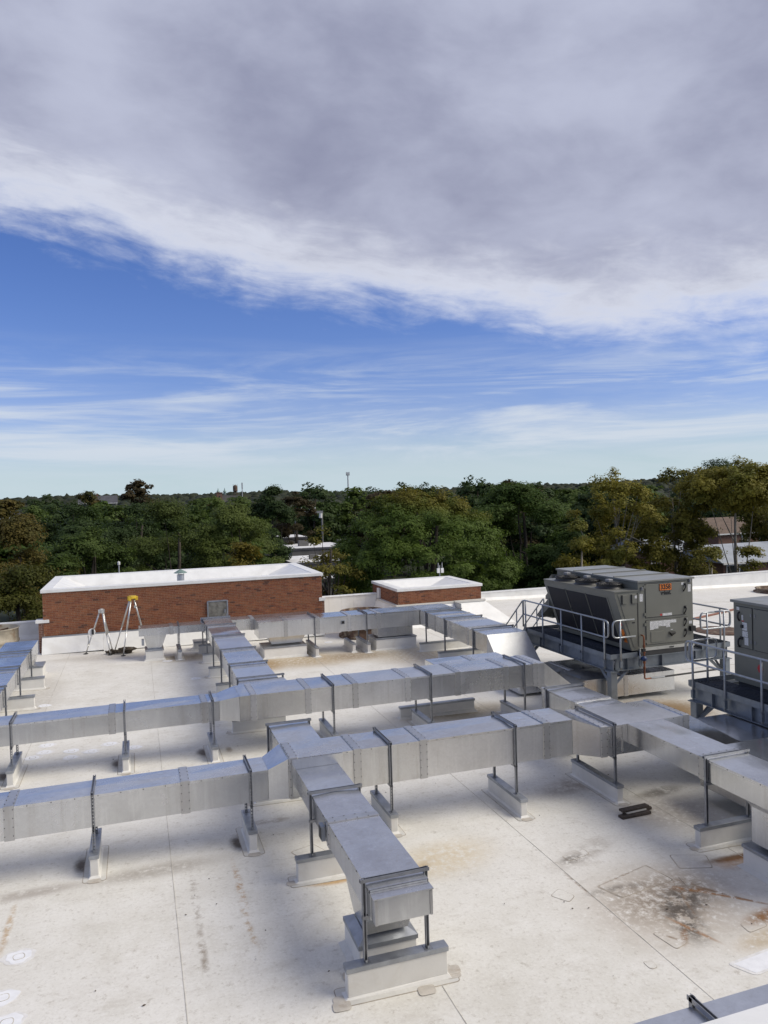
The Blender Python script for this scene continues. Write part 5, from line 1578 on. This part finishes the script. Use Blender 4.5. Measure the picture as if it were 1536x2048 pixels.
def tree(kind, x, y, top, r_, label, group, far=False, crown_h=None):
    lm, tot, nl, ls, crf, bark, nb, shape = KIND[kind]
    H = top - GZ
    ch = crown_h or min(H * .90, max(r_ * 2.5, H * .74))
    ctr = top - ch / 2
    dist = math.hypot(x, y)
    t = thing('tree', label, 'tree', (x, y, GZ), group)
    key = (kind, far) if far else None
    if key and key in cache:
        me, tm, br, bh = cache[key]
    else:
        seedc[0] += 1
        leaf = (.055 + .0009 * dist) * ls if not far else .36 * ls
        nl_ = nl if not far else 40
        nc = int(tot / nl) if not far else 190
        me, cp = crown_mesh(seedc[0], r_, ch, nc, nl_, leaf, r_ * (crf if not far else .17) + .10, LM[lm], shape if not far else dict(lobes=24, lr=.30, hollow=.55, sep=.55))
        tmb = grow_trunk(cp, r_, ch, GZ - ctr, (r_ * .08, 0), (.16 + .035 * r_) if bark == 'bark' else .19, nb if ch > 6 else 7, seedc[0], M[bark])
        tm = bpy.data.meshes.new('trunk'); tm.from_pydata(tmb.v, [], tmb.f); tm.materials.append(M[bark])
        tm.polygons.foreach_set('use_smooth', [True] * len(tm.polygons))
        br, bh = r_, ch
        if key: cache[key] = (me, tm, br, bh)
    for nm, m2 in (('crown', me), ('trunk', tm)):
        o = bpy.data.objects.new(nm, m2); o.parent = t
        o.location = (0, 0, ctr - GZ)
        if key:
            s = r_ / br
            o.scale = (s, s, ch / bh)
            o.rotation_euler = (0, 0, (x * 1.7 + y) % 6.28)
        COL.objects.link(o)
    return t
NEAR = [
    ('olive', -7.0, 50.8, 4.9, 4.2, 'orange-green tree at the left edge behind the roof'),
    ('lime', -5.6, 41.0, 3.0, 3.3, 'yellow-green bushy tree just beyond the far left parapet'),
    ('dark', -5.9, 77.8, 6.3, 4.9, 'large dark green tree left of the long penthouse'),
    ('mid', -3.3, 59.0, 4.4, 4.0, 'layered mid-green tree in front of the large dark tree'),
    ('dark', -.2, 82.3, 5.9, 4.6, 'dark tree between the layered tree and the light green locust'),
    ('locust', 2.6, 64.5, 5.8, 4.7, 'light green feathery tree above the vent stack'),
    ('locust', 8.3, 66.6, 5.5, 4.2, 'olive green feathery tree above the middle of the long penthouse'),
    ('yellow', 5.7, 44.4, 3.4, 2.4, 'small yellow tree right behind the long penthouse'),
    ('dark', 16.1, 91.6, 7.3, 3.6, 'tall dark tree left of the white low roofs'),
    ('brown', 23.4, 113.5, 7.0, 3.6, 'brownish tree right of the tall dark tree'),
    ('sparse', 12.4, 50.7, 4.2, 2.7, 'thin half-bare tree with yellow leaves before the white low roofs'),
    ('big', 20.6, 53.5, 6.3, 7.4, 'huge round green tree with orange top in the middle'),
    ('dgreen', 33.8, 62.5, 6.3, 6.2, 'wide deep green tree right of the huge round tree'),
    ('syc', 37.0, 52.1, 7.9, 4.6, 'first yellowing sycamore left of the houses'),
    ('syc', 43.2, 52.4, 7.8, 4.2, 'middle yellowing sycamore in front of the grey-roofed house'),
    ('syc', 46.0, 48.5, 7.7, 4.6, 'right yellowing sycamore at the picture edge'),
    ('dark', 94.0, 103.0, 9.3, 8.0, 'large dark tree behind the right sycamore'),
    ('sycs', 28.2, 43.9, 3.6, 1.9, 'small yellowing tree behind the numbered unit'),
    ('sycs', 38.5, 43.4, 1.6, 2.9, 'low yellowing bush tree behind the right parapet'),
    ('sycs', 45.3, 46.6, .9, 2.3, 'low yellowing tree under the right sycamore'),
    ('dgreen', 35.2, 56.0, 2.4, 4.2, 'lower green tree under the first sycamore'),
    ('mid', 8.6, 58.0, 2.6, 2.3, 'rounded mid-green tree beside the small yellow tree'),
    ('mid', -4.6, 52.1, 2.6, 2.8, 'low mid-green tree behind the left end of the long penthouse'),
    ('olive', -10.2, 47.1, 3.9, 3.2, 'olive tree cut by the left picture edge'),
    ('syc', 60.5, 58.6, 6.1, 4.8, 'yellowing tree cut by the right picture edge'),
]
for k, x, y, tp, r_, lb in NEAR:
    tree(k, x, y, tp, r_, lb, None, crown_h=12.6 if k == 'big' else (11.5 if k == 'dgreen' and r_ > 5 else (13.5 if k == 'syc' and x < 46 else (4.3 if x < 47 and k == 'syc' else None))))
MIDT = [('brown', .7, 131.6, 9.2, 4.6, 'brown-topped tree rising above the skyline at the left'), ('dark', 31.9, 137.0, 9.1, 5.6, 'dark tree group rising left of the cell tower'),
        ('dark', 52.0, 109.3, 9.0, 4.8, 'dark dense tree rising behind the huge round tree'), ('dark', 51.0, 141.2, 8.8, 4.6, 'small dark round tree on the skyline right of the cell tower'),
        ('dark', 62.2, 158.6, 9.0, 4.0, 'smallest dark round tree on the skyline above the orange crown'), ('dark', 48.5, 152.3, 8.2, 5.4, 'low dark skyline tree just right of the cell tower'),
        ('mid', 41.4, 144.1, 7.6, 5.6, 'green skyline tree under the cell tower'), ('brown', 70.9, 134.6, 7.8, 5.4, 'brownish skyline tree right of the dark dense tree'),
        ('dark', 81.7, 141.6, 8.2, 7.0, 'flat dark skyline tree above the wide deep green tree'), ('mid', -2.8, 116.8, 5.5, 5.0, 'green tree under the brown-topped skyline tree'),
        ('olive', -20.9, 144.0, 6.9, 4.5, 'olive tree under the skyline at the far left'), ('dark', -22.0, 218.1, 9.3, 6.5, 'dark tree on the skyline near the floodlight pole'),
        ('dark', 75.8, 111.9, 7.0, 5.0, 'dark tree left of the first sycamore'),
        ('mid', 8.3, 102.6, 5.9, 4.4, 'green tree below the far brick tower'),
        ('olive', -8.3, 150.3, 8.1, 3.2, 'pale olive tree on the skyline left of the dark roof')]
for k, x, y, tp, r_, lb in MIDT:
    tree(k, x, y, tp, r_, lb, None, far=True)
q = random.Random(77)
n = 0
while n < 84:
    d = q.uniform(105, 230); a = R(q.uniform(-9, 46.5))
    x, y = d * math.sin(a), d * math.cos(a)
    if abs(x - .233 * y) < .055 * y + 4 and d < 160:
        continue
    if .80 < x / y < 1.10 and d < 140:
        continue
    tree(q.choice(['dark', 'dark', 'mid', 'brown', 'mid', 'dgreen', 'dgreen']), x, y, q.uniform(1.5, 5.0) + d * .010, q.uniform(4.6, 6.8), 'one tree in the dense belt of trees beyond the roof', 'belt of trees beyond the roof', far=True)
    n += 1
# far woods: one mass up to the skyline
bm = bmesh.new(); bmesh.ops.create_icosphere(bm, subdivisions=2, radius=1.0)
iv = np.array([v.co[:] for v in bm.verts]); itf = np.array([[v.index for v in fc.verts] for fc in bm.faces]); bm.free()
rng = np.random.default_rng(3)
NB = 3600
VV = np.zeros((NB, len(iv), 3)); cnt = 0
for i in range(NB):
    d = 215 * (2600 / 215) ** (rng.uniform() ** .85); a = R(rng.uniform(-14, 52))
    x, y = d * math.sin(a), d * math.cos(a)
    zg = terr(math.hypot(x - 10, y - 5), math.atan2(y - 5, x - 10))
    s = rng.uniform(4.2, 7.5) * (1 + d / 2600)
    k = iv * (1 + rng.normal(size=(len(iv), 1)) * .16)
    hh = rng.uniform(9, 13.5) if d > 300 else rng.uniform(8, 11.5)
    VV[i] = k * np.array([s, s, s * .8]) + np.array([x, y, zg + hh - s * .8])
FF = (itf[None, :, :] + (np.arange(NB) * len(iv))[:, None, None]).reshape(-1, 3)
me = bpy.data.meshes.new('far_woods')
me.vertices.add(NB * len(iv)); me.loops.add(FF.size); me.polygons.add(len(FF))
me.vertices.foreach_set('co', VV.astype(np.float32).ravel())
me.loops.foreach_set('vertex_index', FF.astype(np.int32).ravel())
me.polygons.foreach_set('loop_start', np.arange(0, FF.size, 3, dtype=np.int32)); me.polygons.foreach_set('loop_total', np.full(len(FF), 3, dtype=np.int32))
me.materials.append(M['farwood']); me.update(calc_edges=True)
fw = bpy.data.objects.new('far_woods', me); COL.objects.link(fw)
tag(fw, 'mass of distant woods and tree tops up to the skyline', 'woods', None, 'stuff')

# ------------------------------------------------------------------ buildings beyond
def windows(t, wall, pts, axis='y', w=.9, h=1.3):
    for (x, y, z) in pts:
        fr = B(x - w / 2, x + w / 2, y - .10, y - .001, z - h / 2, z + h / 2).build('window', M['coping'], t)
        B(x - w / 2 + .08, x + w / 2 - .08, y - .115, y - .101, z + .04, z + h / 2 - .08).build('pane', M['glass'], fr)
        B(x - w / 2 + .08, x + w / 2 - .08, y - .115, y - .101, z - h / 2 + .08, z - .04).build('pane', M['glass'], fr)
def lowroof(label, x0, x1, y0, y1, z, wall='stucco', roofm='whiteroof', units=()):
    t = thing('low_building', label, 'building', ((x0 + x1) / 2, y0, GZ))
    B(x0, x1, y0, y1, GZ, z - .35).build('wall', M[wall], t)
    B(x0 - .1, x1 + .1, y0 - .1, y1 + .1, z - .349, z - .06).build('fascia', M['darkroof'], t)
    B(x0 - .05, x1 + .05, y0 - .05, y1 + .05, z - .059, z).build('roof', M[roofm], t)
    for (ux, uy, s) in units:
        B(ux - s, ux + s, uy - s * .7, uy + s * .7, z + .002, z + s * 1.1).build('roof_box', M['stucco'], t)
    windows(t, None, [(x0 + 1.6 + i * 2.6, y0, z - 1.9) for i in range(int((x1 - x0 - 1) / 2.6))])
    return t
lowroof('nearest low white-roofed building behind the thin half-bare tree', 17.0, 22.6, 78, 84, -2.9, units=((19, 81, .5),))
lowroof('second low white-roofed building behind the thin half-bare tree', 17.5, 25.0, 88, 98, -1.9, units=((21, 92, .5), (25, 93, .4)))
lowroof('third low building with dark band and white roof edge', 20.5, 28.5, 103, 113, -1.2, units=((23, 107, .7), (29, 108, .6)))
lowroof('farthest of the low white roofs, below the gantry', 19.5, 26, 118, 126, -.4)
lowroof('small dark shed roof in front of the low white buildings', 21.5, 27, 70, 75, -4.2, roofm='greyroof')

def house(label, x0, x1, y0, y1, zw, zr, roofm, wallm, wins, ridge='x', chimney=None):
    t = thing('house', label, 'house', ((x0 + x1) / 2, y0, GZ))
    B(x0, x1, y0, y1, GZ, zw).build('wall', M[wallm], t)
    o = .4
    ym = (y0 + y1) / 2
    m_ = MB().prism([(x0 - o, y0 - o, zw + .003), (x0 - o, y1 + o, zw + .003), (x0 - o, ym, zr)], (x1 - x0 + 2 * o, 0, 0)) if ridge == 'x' else \
        MB().prism([(x0 - o, y0 - o, zw + .003), (x1 + o, y0 - o, zw + .003), ((x0 + x1) / 2, y0 - o, zr)], (0, y1 - y0 + 2 * o, 0))
    rf = m_.build('roof', M[roofm], t)
    B(x0 - o - .02, x1 + o + .02, y0 - o - .09, y0 - o - .005, zw - .12, zw + .05).build('gutter', M['coping'], t)
    windows(t, None, wins, w=1.1, h=1.5)
    if chimney:
        B(chimney[0] - .3, chimney[0] + .3, chimney[1] - .3, chimney[1] + .3, zr - 1.2, zr + .6).build('chimney', M['fbrick'], rf)
    return t
house('brick house with grey mansard-like roof behind the middle sycamore', 50.2, 57.5, 65.2, 71, -.95, .35, 'greyroof', 'fbrick', [(51.2, 65.2, -2.1), (54.6, 65.2, -2.1)])
house('brick house with pale grey roof at the right edge', 48.8, 57.0, 53.0, 59, -1.05, .35, 'greyroof', 'fbrick', [(49.6, 53.0, -2.0), (51.0, 53.0, -2.0)])
house('brick house with brown shingle roof above the right parapet', 79.5, 96, 87.2, 96, -1.2, 1.0, 'shingle', 'fbrick', [(84.2, 87.2, -2.1), (87.4, 87.2, -2.1)])
house('white house with small dormer at the left under the skyline', -27.5, -20.5, 198, 205, 1.2, 4.2, 'darkroof', 'cream', [(-24.9, 198, 1.9)])
house('dark-roofed house breaking the skyline at the left', -16, -5.5, 246, 254, 6.0, 8.4, 'darkroof', 'stucco', [(-12, 246, 5), (-9, 246, 5)], chimney=(-11, 250))
house('pale house half hidden at the left edge', -33, -26, 175, 182, 1.0, 3.4, 'greyroof', 'cream', [(-30, 175, 0)])

# far landmarks
t = thing('brick_tower', 'square red brick tower on the left skyline', 'tower', (55.7, 530, GZ))
B(53.8, 57.6, 528, 532, GZ, 11.0).build('shaft', M['fbrick'], t); B(53.5, 57.9, 527.7, 532.3, 11.003, 11.6).build('crown', M['fbrick'], t)
for z in (4, 7.5):
    B(55.3, 56.1, 527.9, 527.99, z, z + 1.6).build('window', M['glass'], t)
t = thing('factory_building', 'long pale factory building right of the brick tower', 'building', (64, 540, GZ))
B(58.2, 72, 536, 548, GZ, 3.6).build('wall', M['fbrick'], t); B(58.2, 71, 534, 535.9, 3.6, 5.2).build('upper_wall', M['cream'], t); B(58.0, 71.3, 536, 548, 5.22, 9.2).build('back_wall', M['stucco'], t)
for i in range(5):
    B(59.4 + i * 2.4, 60.8 + i * 2.4, 533.9, 533.99, 3.9, 4.9).build('window', M['glass'], t)
for i, (x, y) in enumerate(((74.1, 713), (79.9, 711))):
    t = thing('church_spire', ['left of the two thin church spires', 'right of the two thin church spires'][i], 'spire', (x, y, GZ))
    B(x - 1.5, x + 1.5, y - 1.5, y + 1.5, GZ, 11.5).build('tower', M['stucco'], t)
    MB().lathe((x, y, 11.5), [(1.2, .02), (1.3, 2.6), (1.6, 2.7), (.5, 4.2), (.12, 6.2), (0, 6.4)], 8).build('spire_cap', M['vent'], t)
t = thing('water_tower', 'old rusty water tower with antennas on the skyline', 'water tower', (76.6, 607, GZ))
for k in range(6):
    a = k * math.pi / 3
    MB().tube([(76.6 + 2.3 * math.cos(a), 607 + 2.3 * math.sin(a), GZ), (76.6 + 1.7 * math.cos(a), 607 + 1.7 * math.sin(a), 13.0)], .16, 5).build('leg', M['rust'], t)
MB().lathe((76.6, 607, 12.2), [(0, 0), (1.2, .3), (1.85, 1.2), (1.85, 4.6), (.9, 5.6), (0, 6.0)], 16).build('tank', M['rust'], t)
for k in range(6):
    a = k * math.pi / 3 + .4
    B(76.6 + 1.8 * math.cos(a) - .12, 76.6 + 1.8 * math.cos(a) + .12, 607 + 1.8 * math.sin(a) - .12, 607 + 1.8 * math.sin(a) + .12, 15.9, 18.6).build('antenna', M['rust'], t)
t = thing('radio_mast', 'thin pale mast right of the water tower', 'mast', (61.4, 454, GZ))
MB().tube([(61.4, 454, GZ), (61.4, 454, 16)], [.42, .2], 8).build('pole', M['steelpale'], t)
B(61.05, 61.75, 453.7, 454.3, 12.5, 16.2).build('antenna', M['steelpale'], t)
t = thing('cell_tower', 'tall thin cell tower with antenna crown near the middle skyline', 'cell tower', (108.3, 386, GZ))
MB().tube([(108.3, 386, GZ), (108.3, 386, 18.3)], [.55, .3], 8).build('pole', M['steelpale'], t)
for k in range(6):
    a = k * math.pi / 3
    B(108.3 + .85 * math.cos(a) - .14, 108.3 + .85 * math.cos(a) + .14, 386 + .85 * math.sin(a) - .12, 386 + .85 * math.sin(a) + .12, 17.2, 19.0).build('antenna', M['steelpale'], t)
MB().lathe((108.3, 386, 17.5), [(.3, 0), (.95, .02), (.95, .12), (.3, .14)], 12).build('platform_ring', M['steelpale'], t)
t = thing('floodlight_pole', 'floodlight pole at the far left below the skyline', 'light pole', (-33.5, 235, GZ))
MB().tube([(-33.5, 235, GZ), (-33.5, 235, 5.4)], .15, 6).build('pole', M['steelpale'], t)
B(-35.3, -31.7, 234.9, 235.1, 5.3, 5.6).build('lamp_bar', M['steelpale'], t)
for i in range(4):
    B(-35.2 + i * .95, -34.7 + i * .95, 234.6, 234.88, 5.25, 5.75).build('floodlight', M['coping'], t)
t = thing('catenary_gantry', 'long grey railway gantry beam above the low white roofs', 'gantry', (27.5, 128, GZ))
B(23.5, 31.2, 127.9, 128.1, 3.05, 3.45).build('beam', M['wire'], t)
for x in (26.3, 31.0):
    MB().tube([(x, 128, GZ), (x, 128, 3.04)], .16, 6).build('post', M['wire'], t)
for x in (24.6, 27.4, 28.8, 29.8):
    B(x - .06, x + .06, 127.94, 128.06, 3.451, 4.1).build('insulator', M['coping'], t)
MB().tube([(30.7, 127.8, 2.2), (30.75, 127.8, 3.0)], .28, 8).build('transformer', M['coping'], t)
t = thing('utility_pole', 'thin pole with pale lamp behind the long penthouse', 'pole', (-.9, 41.5, GZ))
MB().tube([(-.9, 41.5, GZ), (-.9, 41.5, 2.5)], .035, 6).build('pole', M['steelpale'], t)
MB().lathe((-.9, 41.5, 2.5), [(0, 0), (.07, .02), (.07, .16), (0, .2)], 10).build('lamp', M['coping'], t)
